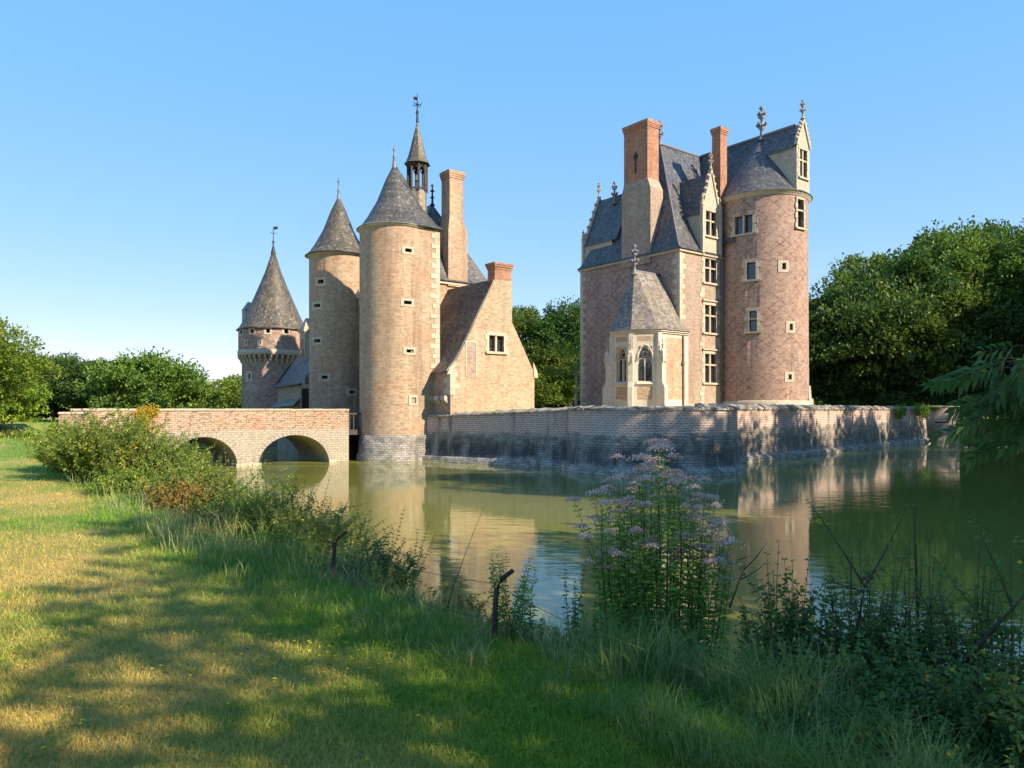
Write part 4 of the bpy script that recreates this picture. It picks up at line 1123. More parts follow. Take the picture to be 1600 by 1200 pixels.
# ------------------------------------------------------------------ TREES
def rot_rand(rng, n):
    return norm(rng.normal(size=(n, 3)))
def crown_arrays(rng, c, rad, ncl, per, ls, clr=.28, low=-.75, flat=.75):
    """clumps filling an uneven ellipsoid"""
    out = []; dirs = []
    th = rng.uniform(0, 2 * np.pi, ncl); zz = rng.uniform(low, 1, ncl)
    lob = 1 + .26 * np.sin(th * 3 + rng.uniform(0, 6)) * np.cos(zz * 3 + rng.uniform(0, 6)) + .2 * np.sin(th * 5 + zz * 4 + rng.uniform(0, 6))
    rr_ = rng.uniform(.25, 1.0, ncl) ** .5 * lob
    s = np.sqrt(1 - zz ** 2 * .98)
    C = np.stack([s * np.cos(th) * rr_, s * np.sin(th) * rr_, zz * rr_ / lob * (1 - clr * .5)], 1)
    for i in range(ncl):
        R0 = clr * rng.uniform(.45, 1.35)
        k = int(per * rng.uniform(.6, 1.3))
        d = rot_rand(rng, k); d[:, 2] = np.abs(d[:, 2]) * .9 - .35
        d = norm(d)
        p = C[i] + d * R0 * rng.uniform(.55, 1.05, (k, 1)) * np.array([1, 1, flat])
        out.append(p); dirs.append(norm(d + rng.normal(size=(k, 3)) * .7 + C[i] * .3))
    P = np.concatenate(out) * np.array(rad) + np.array(c); D = np.concatenate(dirs)
    return leaf_arrays(P, D, ls * rng.uniform(.6, 1.3, len(P)), ls * .62 * rng.uniform(.7, 1.2, len(P)), rng, .3)
def tree_proto(seed, H, rad, trunk_h, ncl, per, ls, mat, bark='bark', low=-.75, clr=.28, cz=None):
    rng = np.random.default_rng(seed); rd = random.Random(seed)
    t = bpy.data.objects.new('tree', None); COL.objects.link(t)
    m = MB(); r0 = .035 * H * .6
    cz = cz or (H - rad[2] * .98)
    pts = [(0, 0, -.3)]; x = y = 0
    for k in range(1, 6):
        x += rd.uniform(-.12, .12) * H * .06; y += rd.uniform(-.12, .12) * H * .06; pts.append((x, y, (cz + rad[2] * .3) * k / 5))
    m.tube(pts, [r0 * (1.25 - .2 * k) for k in range(6)], 8)
    for k in range(9):
        a = rd.uniform(0, 6.28); z0 = trunk_h + (cz - trunk_h) * rd.random(); l = rad[0] * rd.uniform(.5, .85)
        q = [(x * .5, y * .5, z0), (math.cos(a) * l * .45, math.sin(a) * l * .45, z0 + l * .3), (math.cos(a) * l, math.sin(a) * l, z0 + l * rd.uniform(.4, .8))]
        m.tube(q, [r0 * .45, r0 * .28, r0 * .1], 6)
    m.build('trunk', M[bark], t)
    V, Fc = crown_arrays(rng, (0, 0, cz), rad, ncl, per, ls, clr, low)
    np_mesh('crown', V, Fc, M[mat], t)
    return t
protos = {
    'tall': tree_proto(1, 25, (6.5, 6.5, 11.5), 3, 300, 120, .52, 'leaf_forest', low=-.95, clr=.24),
    'tall2': tree_proto(2, 23, (7.5, 6.5, 10), 4, 300, 120, .52, 'leaf_forest', low=-.95, clr=.24),
    'oak': tree_proto(3, 9, (4.6, 4.4, 4.2), 1.5, 230, 120, .33, 'leaf_oak', low=-.9, clr=.26),
    'mid': tree_proto(4, 8, (4.2, 4.8, 3.7), 1.5, 220, 120, .32, 'leaf_pale', low=-.95, clr=.27),
    'yel': tree_proto(5, 7.3, (4.6, 4.4, 3.6), 1.2, 300, 130, .2, 'leaf_yel', low=-.98, clr=.22),
    'thin': tree_proto(8, 11, (5.0, 4.6, 4.6), 1.5, 85, 60, .3, 'leaf_oak', low=-.8, clr=.22),
    'spindle': tree_proto(6, 6, (1.6, 1.6, 2.4), 1.5, 30, 40, .2, 'leaf_yel', 'bark_pale', low=-.8, clr=.3),
    'dbush': tree_proto(9, 3, (2.4, 2.2, 1.7), .3, 130, 110, .2, 'leaf_forest', low=-.9, clr=.3),
    'bush': tree_proto(7, 3, (2.4, 2.2, 1.7), .3, 130, 110, .2, 'leaf_shrub', low=-.9, clr=.3),
}
used = set(); rt_ = random.Random(11)
def put_tree(kind, x, y, s, label, group=None, rz=None, sz=None, name='tree', z=None, mat=None):
    o = protos[kind] if kind not in used else copy_tree(protos[kind])
    used.add(kind)
    o.name = name
    o.location = (x, y, float(gz(np.array([x]), np.array([y]))[0]) if z is None else z)
    o.rotation_euler = (0, 0, rt_.uniform(0, 6.28) if rz is None else rz)
    o.scale = (s, s, sz or s)
    tag(o, label, 'bush' if name == 'bush' else 'tree', group)
    if mat:
        for c in children(o):
            if c.name.startswith('crown'): 
                c.data = c.data.copy() if c.data.users > 1 else c.data
                c.data.materials[0] = M[mat]
    return o
# right-hand wood behind the keep
FW = [('tall2', 39.5, 97, .66, 'dark tree directly right of the round keep tower, lowest of the wood'),
      ('tall', 46, 98, .8, 'dark tree with yellowish top, second to the right of the keep tower'),
      ('tall2', 52.5, 96, .98, 'tall dark tree in the middle of the right-hand wood'),
      ('tall', 59, 98, 1.05, 'tall dark tree right of the middle of the right-hand wood'),
      ('tall2', 66, 95, 1.08, 'tallest dark tree at the right edge of the picture'),
      ('tall', 72, 90, 1.08, 'dark tree at the far right edge beside the tallest one')]
for i_, (k_, x, y, s, lb) in enumerate([('mid', 43.5, 93, 1.9, 'broad pale green tree in front of the wood, just right of the keep tower'), ('oak', 50, 93.5, 1.75, 'yellow-green oak in front of the middle of the right-hand wood'),
        ('spindle', 47, 91.5, 2.4, 'thin pale-stemmed tree in front of the dark wood'), ('spindle', 55.5, 91, 2.6, 'second thin pale-stemmed tree before the wood, nearer the right edge'), ('mid', 60, 92, 1.8, 'leafy tree in front of the wood near the right edge')]):
    put_tree(k_, x, y, s, lb, 'trees of the wood to the right', sz=s * 1.15, mat='leaf_forest' if k_ == 'mid' else None)
for i_, (k, x, y, s, lb) in enumerate(FW): put_tree(k, x, y, s, lb, 'trees of the wood to the right', mat='leaf_oak' if i_ in (1, 4) else None)
for i, (x, y, s) in enumerate([(43, 108, .78), (53, 109, 1.0), (64, 107, 1.25), (36, 106, .62), (75, 103, 1.3)]):
    put_tree('tall' if i % 2 else 'tall2', x, y, s, 'tree in the back row of the wood to the right of the keep', 'back-row trees of the right-hand wood')
for i, (x, y, s) in enumerate([(42, 92.5, 1.5), (47, 91.5, 2.0), (52.5, 91, 1.7), (57.5, 90.5, 2.1), (62.5, 89.5, 1.9), (37, 93.5, 1.6)]):
    put_tree('dbush', x, y, s, 'dark undergrowth bush at the water edge below the right-hand wood', 'bushes under the right-hand wood', name='bush', mat=None)
for i, (x, y, s) in enumerate([(x_, 101 + (k_ % 3) * 2, 2.3) for k_, x_ in enumerate(range(-6, 84, 7))]):
    put_tree('dbush', x, y, s, 'dark understorey bush among the trunks of the wood behind the castle', 'understorey bushes behind the castle', name='bush')
for i, (x, y, s) in enumerate([(-66, 84, 2.2), (-58, 88, 2.2), (-50, 90, 2.2), (-42, 92, 2.0), (-34, 92, 1.9), (-27, 93, 1.9), (-20, 95, 2), (-13, 97, 2)]):
    put_tree('bush', x, y, s, 'bush in the hedge behind the left-hand background trees', 'hedge bushes behind the bridge', name='bush')
# behind the gap between gable and keep
put_tree('tall', 1.5, 98, .62, 'leafy tree seen just right of the gabled building', 'trees in the gap left of the keep')
put_tree('tall2', 7.5, 97, .70, 'leafy tree seen just left of the keep, above the moat wall', 'trees in the gap left of the keep')
put_tree('tall2', 15, 100, .7, 'tree hidden mostly behind the keep', 'trees in the gap left of the keep')
put_tree('oak', 4, 94.5, 1.15, 'lower bright green tree in the gap between the gabled building and the keep')
put_tree('spindle', 5.6, 63.5, 1.15, 'slender pale-trunked young tree standing by the left corner of the keep', z=2.6)
# left background
LB = [('oak', -36.8, 76, 1.16, 'big round-crowned green oak behind the middle of the bridge'),
      ('mid', -29.9, 79, .6, 'smaller tree between the big round oak and the far tower'),
      ('oak', -27.4, 80, .82, 'green tree just left of the far machicolated tower'),
      ('mid', -45.5, 80, .86, 'paler green tree left of the big round oak'),
      ('mid', -51, 82, .95, 'grey-green tree above the bridge pillar'),
      ('oak', -43, 86, .85, 'dark green tree in the dip left of the big round oak'),
      ('mid', -58, 80, 1.0, 'grey-green tree partly hidden behind the yellowing tree'),
      ('oak', -24, 84, .8, 'tree hidden behind the far machicolated tower')]
for k, x, y, s, lb in LB: put_tree(k, x, y, s, lb, 'background trees to the left')
put_tree('yel', -30.6, 38.5, .98, 'large yellowing leafy tree at the left edge of the picture')
put_tree('yel', -34.5, 43, 1.0, 'yellowing tree behind the one at the left edge')
for i, (x, y, s, lb) in enumerate([(-25.6, 40, .62, 'dark rounded bush left of the bridge pillar'), (-30, 45, 1.0, 'bush under the yellowing tree at the left edge'),
                                   (-33, 60, 1.4, 'bush on the far bank behind the bridge pillar'), (-37, 66, 1.5, 'broad bush below the paler trees behind the bridge'), (-44, 62, 1.5, 'broad bush behind the left end of the bridge'), (-31.5, 71, 1.3, 'bush at the foot of the round oak')]):
    put_tree('bush', x, y, s, lb, 'bushes behind the bridge', name='bush')
# trees on the right bank outside the picture (they throw the shade)
for i, (x, y, s, k) in enumerate([(31.5, 13.5, .93, 'tall'), (38.5, 21, .95, 'tall2'), (46, 30, .88, 'tall'), (53.5, 38.5, .92, 'tall2'), (61, 47, .90, 'tall'),
                                  (70, 56, .9, 'tall2'), (78, 64, 1.0, 'tall'), (67, 74.5, 1.1, 'tall2'), (76, 77, 1.15, 'tall'), (81, 86, 1.15, 'tall2'), (84, 71, 1.2, 'tall')]):
    put_tree(k, x, y, s, 'tall leafy tree on the right bank outside the picture', 'trees on the right bank beyond the frame')
for i, (x, y, s, k) in enumerate([(12.8, -4.0, 1.06, 'thin'), (17.5, .5, 1.35, 'thin'), (13.5, -11, 1.25, 'thin'), (24, 5, 1.5, 'oak'), (9.5, -7.5, 1.0, 'thin'), (8.9, -2.0, .76, 'thin')]):
    put_tree(k, x, y, s, 'tree on the near bank to the right of the photographer, outside the picture', 'near bank trees beyond the frame')
for k in protos:
    if k not in used:
        for c in children(protos[k]): bpy.data.objects.remove(c)
        bpy.data.objects.remove(protos[k])

# ivy and creeper on masonry
def creeper(name, pts, nrm, per, ls, mat, label, spread):
    rng = np.random.default_rng(len(label)); P = []
    for (x, y, z, r) in pts:
        q = rng.normal(size=(per, 3)) * r * .5; n = np.array(nrm); q -= np.outer(q @ n, n); q += np.outer(rng.uniform(.02, spread, per), n); P.append(q + np.array([x, y, z]))
    P = np.concatenate(P); D = np.array(nrm) * .8 + rng.normal(size=P.shape) * .7 + np.array([0, 0, -.5])
    V, Fc = leaf_arrays(P, D, ls * rng.uniform(.6, 1.3, len(P)), ls * .9, rng)
    base = pts[0]
    o = thing(name, (base[0], base[1], 0), 0, label, 'climbing plant')
    V = V - np.array([base[0], base[1], 0]); np_mesh('leaves', V, Fc, M[mat], o)
    m = MB()
    for (x, y, z, r) in pts[::2]: m.tube([(x - base[0], y - base[1], max(z - r, .5)), (x - base[0] + .05, y - base[1], z)], .015, 5)
    m.build('stem', M['bark'], o)
    return o
def bp(px, off=0.):      # point on bridge near face
    x = bx(px); return to_world(BO, x, -off)
nb = (math.sin(TH), -math.cos(TH), 0)
pp = []
for px, z, r in ((222, 2.95, .34), (232, 2.9, .34), (240, 3.0, .24), (227, 2.6, .26), (224, 2.3, .22), (216, 2.7, .12), (214, 2.35, .14), (221, 2.0, .12)):
    q = bp(px, .03); pp.append((q[0], q[1], z, r))
creeper('creeper', pp, nb, 220, .085, 'leaf_gold', 'bright yellow creeper hanging over the bridge parapet', .12)
def rw(px):
    q = (px - 800) / F; p0 = np.array((10.3, 39.35)); d = np.array((28.7, 30.05)); t = (q * p0[1] - p0[0]) / (d[0] - q * d[1]); return p0 + d * t
nr = np.array((30.05, -28.7, 0)); nr = tuple(nr / np.linalg.norm(nr))
for lab, sp in (('rounded green ivy clump hanging over the far end of the long moat wall', [(1396, 2.95, .45), (1402, 2.9, .5), (1408, 3.0, .45), (1400, 2.55, .3)]),
                ('bright yellow-green ivy clump next to the far right turret stub', [(1426, 3.2, .4), (1432, 3.1, .5), (1438, 3.15, .5), (1443, 2.9, .5), (1430, 2.75, .35), (1441, 2.5, .35)])):
    creeper('ivy', [(rw(px)[0] + nr[0] * .08, rw(px)[1] + nr[1] * .08, z, r) for px, z, r in sp], nr, 150, .13, 'leaf_ivy', lab, .35)
creeper('ivy', [(41.25 + frr * math.cos(a), 71.3 + frr * math.sin(a), 3.2, .22) for a in (-2.9, -2.7, -2.5, -2.3, -2.1)], (-.6, -.75, 0), 90, .12, 'leaf_ivy', 'thin ivy fringe on top of the far right turret stub', .15)

# ------------------------------------------------------------------ GRASS
rng = np.random.default_rng(5)
def blades(name, x, y, z, h, wd, lean, gr, mat, label, cat):
    n = len(x); a = rng.uniform(0, 2 * np.pi, n); s = np.stack([np.cos(a), np.sin(a), 0 * a], 1) * (wd / 2)[:, None]
    b = rng.uniform(0, 2 * np.pi, n); ld = np.stack([np.cos(b), np.sin(b), 0 * b], 1) * (h * lean)[:, None]
    P = np.stack([x, y, z], 1); up = np.array([0, 0, 1.0])
    mid = P + ld * .3 + up * (h * .55)[:, None]; tip = P + ld + up * (h * np.clip(1 - lean * .35, .3, 1))[:, None]
    V = np.stack([P - s, P + s, mid - s * .75, mid + s * .75, tip], 1).reshape(-1, 3)
    k = (np.arange(n) * 5)[:, None]
    Fc = np.stack([k + [[0, 1, 3]], k + [[0, 3, 2]], k + [[2, 3, 4]]], 1).reshape(-1, 3)
    o = np_mesh(name, V, Fc, M[mat], None, {'green': np.repeat(gr, 5)})
    tag(o, label, cat, kind='stuff'); return o
def scatter(n, ymin, ymax, umin, umax, dlo, dhi, power=1.0):
    # more blades close to where the lawn is seen from, thinning out with distance
    y = 1 / rng.uniform(1 / ymax, 1 / ymin, n); x = y * rng.uniform(umin, umax, n)
    d = sdf(x, y); k = (d > dlo) & (d < dhi)
    return x[k], y[k], d[k]
x, y, d = scatter(430000, 2.6, 34, -.95, .95, 1.2, 99)
g_ = green(x, y); n = len(x)
h = rng.uniform(.022, .06, n) * (1 + .5 * np.clip(g_, 0, 1)) * (1 + .9 * ss(1 - (d - 2.4) / 1.6)) * (1 + np.clip(y - 8, 0, 30) * .03)
blades('grass', x, y, gz(x, y) - .005, h, (.0024 + .00042 * y) * rng.uniform(.6, 1.2, n), rng.uniform(.2, 1.3, n), g_, 'blade', 'short mown grass, straw-dry in patches', 'grass')
x, y, d = scatter(150000, 2.6, 34, -.95, .95, .15, 3.1)
n = len(x); g_ = np.clip(.7 + .7 * (vnoise(x, y, .8, 7) - .5) + rng.normal(size=n) * .12, 0, 1)
k = vnoise(x, y, .5, 9) > .25; x, y, d, g_ = x[k], y[k], d[k], g_[k]; n = len(x)
h = rng.uniform(.12, .42, n) * (1 + .8 * ss((x - .2) / .9) * ss((7 - y) / 2) * ss((2.0 - x) / .5)) * (1 - .35 * ss((x - 1.5) / .4)) * (1 + .9 * ss((y - 6.5) / 2) * (vnoise(x, y, 1.1, 21) > .45)) * (1 - .3 * ss((d - 2) / 1)) * (.6 + .6 * vnoise(x, y, .7, 4))
blades('tall_grass', x, y, gz(x, y) - .01, h, (.0035 + .0006 * y) * rng.uniform(.6, 1.2, n), rng.uniform(.15, .9, n), g_, 'tallgrass', 'long rank grass on the bank between lawn and water', 'tall grass')
# clover and plantain leaves, a few dry fallen leaves
x, y, d = scatter(26000, 2.6, 16, -.9, .6, 1.6, 99)
k = vnoise(x, y, .45, 12) + .5 * vnoise(x, y, .15, 13) > .92; x, y = x[k], y[k]; n = len(x)
P = np.stack([x, y, gz(x, y) + rng.uniform(.012, .035, n)], 1); D = rng.normal(size=(n, 3)) * [1, 1, .3] + [0, 0, .15]
V, Fc = leaf_arrays(P, D, rng.uniform(.015, .05, n), rng.uniform(.008, .018, n), rng, .1); o = np_mesh('lawn_weeds', V, Fc, M['leaf_herb']); tag(o, 'clover and small broad-leaved weeds among the grass', 'weeds', kind='stuff')
x, y, d = scatter(420, 2.6, 14, -.9, .5, 1.6, 99); n = len(x)
P = np.stack([x, y, gz(x, y) + .03], 1); V, Fc = leaf_arrays(P, rng.normal(size=(n, 3)) * [1, 1, .2], rng.uniform(.02, .05, n), .022, rng, .2); o = np_mesh('fallen_leaves', V, Fc, M['leaf_rust']); tag(o, 'dry brown leaves fallen on the lawn', 'fallen leaves', kind='stuff')
# leaves and duckweed specks floating on the moat
x = rng.uniform(-28, 45, 60000); y = rng.uniform(7, 66, 60000); d = sdf(x, y)
k = (d < -.1) & ((vnoise(x, y, 3.0, 31) + .6 * vnoise(x * .4, y, .8, 32)) > 1.22 - .35 * (d > -1.2)); x, y = x[k], y[k]; n = len(x)
P = np.stack([x, y, np.full(n, .006)], 1); V, Fc = leaf_arrays(P, rng.normal(size=(n, 3)) * [1, 1, 0], rng.uniform(.02, .07, n), rng.uniform(.015, .04, n), rng, .02); V[:, 2] = np.maximum(V[:, 2], .004)
o = np_mesh('floating_leaves', V, Fc, M['leaf_yel']); tag(o, 'small leaves and duckweed floating on the moat', 'floating leaves', kind='stuff')
# small yellow flowers in the lawn
fx, fy = [], []
for cx, cy, nn, sp in ((-1.55, 5.0, 26, .35), (-1.1, 4.75, 16, .25), (-2.0, 5.6, 8, .3), (-.9, 5.6, 14, .35), (-2.3, 4.0, 4, .3), (-.3, 3.9, 4, .4), (-1.4, 4.2, 10, .5)):
    fx.append(cx + rng.normal(size=nn) * sp); fy.append(cy + rng.normal(size=nn) * sp)
fx = np.concatenate(fx); fy = np.concatenate(fy)
P = np.repeat(np.stack([fx, fy, gz(fx, fy) + .05], 1), 7, 0); ang = np.tile(np.arange(7) * 2 * np.pi / 7, len(fx))
V, Fc = leaf_arrays(P, np.stack([np.cos(ang), np.sin(ang), .25 + 0 * ang], 1), .013, .007, rng); o = np_mesh('lawn_flowers', V, Fc, M['petal']); tag(o, 'tiny yellow flowers scattered in the lawn', 'flowers', kind='stuff')

# ------------------------------------------------------------------ BANK PLANTS
def leafy_stem(rng, base, top, sag, n, L, W, out, stems, r=.004, bare=.15, opp=True, up=.5):
    """a curved stem with leaves; appends (P,D,L,W) to out and points to stems"""
    base = np.array(base, float); top = np.array(top, float); t = np.linspace(0, 1, 6)[:, None]
    mid = (base + top) / 2 + np.array([sag[0], sag[1], 0])
    C = (1 - t) ** 2 * base + 2 * t * (1 - t) * mid + t * t * top
    stems.append(([tuple(p) for p in C], r))
    q = np.linspace(bare, 1, n)
    pos = np.stack([np.interp(q, t[:, 0], C[:, i]) for i in range(3)], 1)
    ax = norm(top - base)
    a = np.arange(n) * 2.4 + rng.uniform(0, 6)
    e1 = norm(np.cross(ax, [0.3, .2, 1.0]) + 1e-6); e2 = np.cross(ax, e1)
    dr = np.cos(a)[:, None] * e1 + np.sin(a)[:, None] * e2
    for sg in ((1, -1) if opp else (1,)):
        D = dr * sg + ax * up + rng.normal(size=(n, 3)) * .18
        sc = (1 - .55 * q ** 2) * rng.uniform(.7, 1.2, n)
        out.append((pos, D, L * sc, W * sc))
def assemble(name, loc, label, cat, out, stems, leafm, stemm, rng, group=None, droop=.15):
    o = thing(name, loc, 0, label, cat, group)
    m = MB()
    for pts, r in stems: m.tube(pts, [r * (1.2 - .9 * i / (len(pts) - 1)) for i in range(len(pts))], 5)
    m2 = m.v; off = loc[2]
    m.v = [(a, b, c + off) for a, b, c in m.v]
    m.build('stems', M[stemm], o)
    P = np.concatenate([a[0] for a in out]); D = np.concatenate([a[1] for a in out]); L = np.concatenate([a[2] for a in out]); W = np.concatenate([a[3] for a in out])
    V, Fc = leaf_arrays(P, D, L, W, rng, .22, droop); np_mesh('leaves', V, Fc, M[leafm], o)
    return o
def G(x, y): return float(gz(np.array([x]), np.array([y]))[0])

def shrub(x, y, H, Rr, nst, nl, L, W, leafm, label, seed, stemm='bark', cat='shrub', group=None, spread=1., name='shrub', up=.5):
    rng = np.random.default_rng(seed); out, stems = [], []
    for k in range(nst):
        a = rng.uniform(0, 2 * np.pi); q = rng.uniform(0, 1) ** .6
        bx_, by_ = Rr * .35 * q * math.cos(a), Rr * .35 * q * math.sin(a)
        tx, ty = Rr * q * math.cos(a) * spread, Rr * q * math.sin(a) * spread
        hh_ = H * (rng.uniform(.5, .95) if rng.random() < .85 else rng.uniform(.95, 1.22)) * (1 - .3 * q * q)
        leafy_stem(rng, (bx_, by_, 0), (tx, ty, hh_), rng.normal(size=2) * Rr * .12, nl, L, W, out, stems, .003 + H * .0018, .12, up=up)
        for j in range(2):
            s = rng.uniform(.4, .8); p0 = np.array([bx_ + (tx - bx_) * s, by_ + (ty - by_) * s, hh_ * s]); p1 = p0 + np.array([*(rng.normal(size=2) * Rr * .3), H * rng.uniform(.12, .3)])
            leafy_stem(rng, p0, p1, (0, 0), max(4, nl // 2), L * .95, W * .95, out, stems, .002 + H * .001, .05, up=up)
    return assemble(name, (x, y, G(x, y) - .02), label, cat, out, stems, leafm, stemm, rng, group)

GRP = 'shrubs along the moat bank'
shr = [(118, 19.0, 668, 1.0, 110, 26, .08, .042, 'leaf_shrub', 'leafy green shrub farthest along the bank, beside the bridge pillar'),
       (170, 17.6, 652, 1.5, 170, 30, .085, .044, 'leaf_shrub', 'big rounded green shrub on the bank in front of the bridge end'),
       (238, 16.6, 684, 1.35, 150, 30, .08, .042, 'leaf_shrub', 'tall green shrub below the yellow creeper, second of the big ones'),
       (285, 15.6, 700, .9, 80, 28, .07, .036, 'leaf_shrub', 'green shrub overhanging the water left of the first bridge arch'),
       (205, 14.8, 735, .9, 100, 24, .065, .038, 'leaf_yel', 'yellow-green shrub near the lawn edge, below the big rounded one'),
       (290, 13.4, 735, .95, 110, 24, .06, .032, 'leaf_shrub', 'loose shrub with yellowing sprays in front of the first bridge arch'),
       (285, 12.4, 755, .6, 60, 22, .06, .026, 'leaf_rust', 'shrub tinged orange and yellow, halfway along the bank'),
       (352, 12.8, 738, .9, 80, 24, .055, .028, 'leaf_shrub', 'small-leaved shrub on the bank in front of the bridge pier'),
       (400, 11.3, 755, .85, 100, 22, .05, .026, 'leaf_shrub', 'low twiggy shrub on the bank in front of the second bridge arch'),
       (345, 10.6, 800, .6, 60, 20, .05, .024, 'leaf_rust', 'browning low shrub at the lawn edge in the middle of the bank'),
       (455, 10.4, 768, .85, 90, 22, .048, .023, 'leaf_shrub', 'low twiggy shrub left of the first bent fence post'),
       (505, 9.2, 800, .7, 70, 20, .048, .024, 'leaf_shrub', 'open shrub just behind the first bent fence post'),
       (575, 8.0, 850, .6, 55, 18, .048, .025, 'leaf_dark', 'low shrub right of the first bent fence post')]
shr = [((p - 800) / F * Y_, Y_, hz(t_, Y_), *r_) for p, Y_, t_, *r_ in shr]
shr = [(*a[:6], a[6] * 1.25, a[7] * 1.45, *a[8:]) for a in shr]
shr = [(a[0], a[1], (a[2] - float(gz(np.array([a[0]]), np.array([a[1]]))[0])) * 1.2, *a[3:]) for a in shr]
for i, a in enumerate(shr): shrub(*a, 100 + i, group=GRP)
shrub(-.55, 6.9, .5, .5, 26, 14, .05, .028, 'leaf_rust', 'low reddish-leaved shrub left of the second bent fence post', 130, group=GRP)

# upright herbs
def herb(x, y, H, nst, nl, L, W, leafm, label, seed, sp=.12, name='herb', stemm='stem', group=None, up=.45):
    rng = np.random.default_rng(seed); out, stems = [], []
    for k in range(nst):
        bx_, by_ = rng.normal(size=2) * sp * .5
        leafy_stem(rng, (bx_, by_, 0), (bx_ + rng.normal() * sp, by_ + rng.normal() * sp, H * rng.uniform(.7, 1)), rng.normal(size=2) * .03, nl, L, W, out, stems, .004, .12, up=up)
    return assemble(name, (x, y, G(x, y) - .02), label, 'plant', out, stems, leafm, stemm, rng, group, .25)
herb(-.04, 5.35, .82, 6, 26, .075, .024, 'leaf_herb', 'upright willowherb-like plant right behind the second bent fence post', 201, .07)
herb(.10, 5.6, .75, 5, 24, .075, .024, 'leaf_herb', 'upright leafy plant just right of the second bent fence post', 202, .06)
herb(.42, 5.5, .8, 4, 22, .06, .034, 'leaf_dark', 'round-leaved plant left of the mauve-flowered clump', 203, .08)
herb(.62, 5.7, .7, 4, 20, .055, .03, 'leaf_dark', 'short round-leaved plant touching the left side of the mauve-flowered clump', 204, .08)
herb(-.95, 6.5, .85, 4, 22, .055, .022, 'leaf_dark', 'thin dark-leaved plant with tall shoots between the two fence posts', 205, .15)
herb(-1.35, 7.3, 1.0, 4, 22, .055, .022, 'leaf_dark', 'thin dark-leaved plant with tall shoots right of the first fence post', 206, .16)
herb(-2.6, 9.5, 1.15, 5, 24, .05, .022, 'leaf_yel', 'pale arching sprays of leaves above the water in front of the bridge end', 207, .3)

# hemp agrimony clump
def agrimony():
    rng = np.random.default_rng(77); out, stems = [], []; heads = []
    X0, Y0 = 1.15, 5.75; z0 = G(X0, Y0)
    for k in range(74):
        a = k * 2.39996; q = (k / 74) ** .5
        bx_, by_ = .39 * q * math.cos(a), .28 * q * math.sin(a)
        zb = G(X0 + bx_, Y0 + by_) - z0
        tx = bx_ * 1.45 + rng.normal() * .04; ty = by_ * 1.5
        H = (1.74 - .6 * (abs(tx + .02) / .62) ** 1.8) * rng.uniform(.55, 1.0)
        if k < 3: H = 1.74
        if k == 5: tx, ty, H = -.66, .05, 1.28
        H = max(H, .8)
        H -= z0 - 1.0
        leafy_stem(rng, (bx_, by_, zb), (tx, ty, H), rng.normal(size=2) * .07, 40, .10, .034, out, stems, .0055, .08, up=.35)
        heads.append((tx, ty, H, rng.uniform(.6, 1.15)))
        for j in range(rng.integers(0, 2)):
            s = rng.uniform(.72, .92); p0 = np.array([bx_ + (tx - bx_) * s, by_ + (ty - by_) * s, zb + (H - zb) * s]); p1 = p0 + np.array([rng.normal() * .09, rng.normal() * .08, rng.uniform(.06, .16)])
            leafy_stem(rng, p0, p1, (0, 0), 4, .05, .016, out, stems, .003, .1); heads.append((*p1, rng.uniform(.4, .8)))
    o = assemble('hemp_agrimony', (X0, Y0, z0), 'tall clump of mauve-flowered hemp agrimony on the bank in the foreground', 'flowering plant', out, stems, 'leaf_herb', 'twig', rng, None, .2)
    for (hx, hy, hh_, s) in heads[:]:
        n = int(120 * s); r = .03 * s + .006
        P = rng.normal(size=(n, 3)) * np.array([r, r, r * .2]); rad2 = (P[:, 0] ** 2 + P[:, 1] ** 2) / (r * r)
        P[:, 2] += .02 - rad2 * r * .12; P = P + np.array([hx, hy, hh_])
        V, Fc = leaf_arrays(P, norm(rng.normal(size=(n, 3)) * .6 + [0, 0, 1.0]), .02, .012, rng)
        np_mesh('flower_head', V, Fc, M['flower'], o)
agrimony()

# lower right bush and its shoots
def right_bush(x, y, H, Rr, nst, seed, label, leafm='leaf_dark', L=.065, W=.042):
    return shrub(x, y, H, Rr, nst, 18, L, W, leafm, label, seed, 'twig', 'bush', 'dark bushes at the lower right', 1, 'bush')
for i, (px, Y_, ty, R_, n_, lb) in enumerate([(1235, 5.0, 915, .42, 90, 'small dark bush between the flower clump and the tall red shoots'),
        (1340, 4.8, 905, .5, 120, 'dark bramble-like bush at the foot of the forked red shoot'), (1440, 4.6, 940, .5, 130, 'dark bush with a few yellow leaves at the foot of the straight red shoot'),
        (1535, 4.3, 950, .45, 100, 'tall dark bush at the right edge, with water showing through'), (1275, 4.1, 1020, .42, 110, 'low dark bush beside the long grass, lower right'),
        (1400, 3.9, 1020, .45, 130, 'dark bush at the bottom right with yellow leaves'), (1500, 3.7, 1050, .4, 120, 'dark bush in the bottom right corner, in front of the leaning branch'),
        (1330, 3.5, 1110, .35, 110, 'lowest dark bush at the bottom edge, right of the grass'), (1570, 3.5, 1060, .35, 80, 'sparse dark bush cut by the right edge of the picture')]):
    x_ = (px - 800) / F * Y_; right_bush(x_, Y_, (hz(ty, Y_) - G(x_, Y_)) * 1.08, R_, n_, 301 + i, lb)
def shoot(name, loc, segs, label, seed, leafm='leaf_dark', nl=10, L=.05, W=.027, group=None, r=.006, bare=.5, stemm='twig'):
    rng = np.random.default_rng(seed); out, stems = [], []
    for a, b, sag, k, rr2 in segs: leafy_stem(rng, a, b, sag, k if k else 2, L if k else .012, W if k else .006, out, stems, rr2 or r, bare)
    return assemble(name, loc, label, 'shrub', out, stems, leafm, stemm, rng, group)
def W3(px, py, Y): return np.array([(px - 800) / F * Y, Y, hz(py, Y)])
def rel(px, py, Y, loc): return W3(px, py, Y) - np.array(loc)
loc = (W3(1330, 1010, 4.7)[0], 4.7, 1.2)
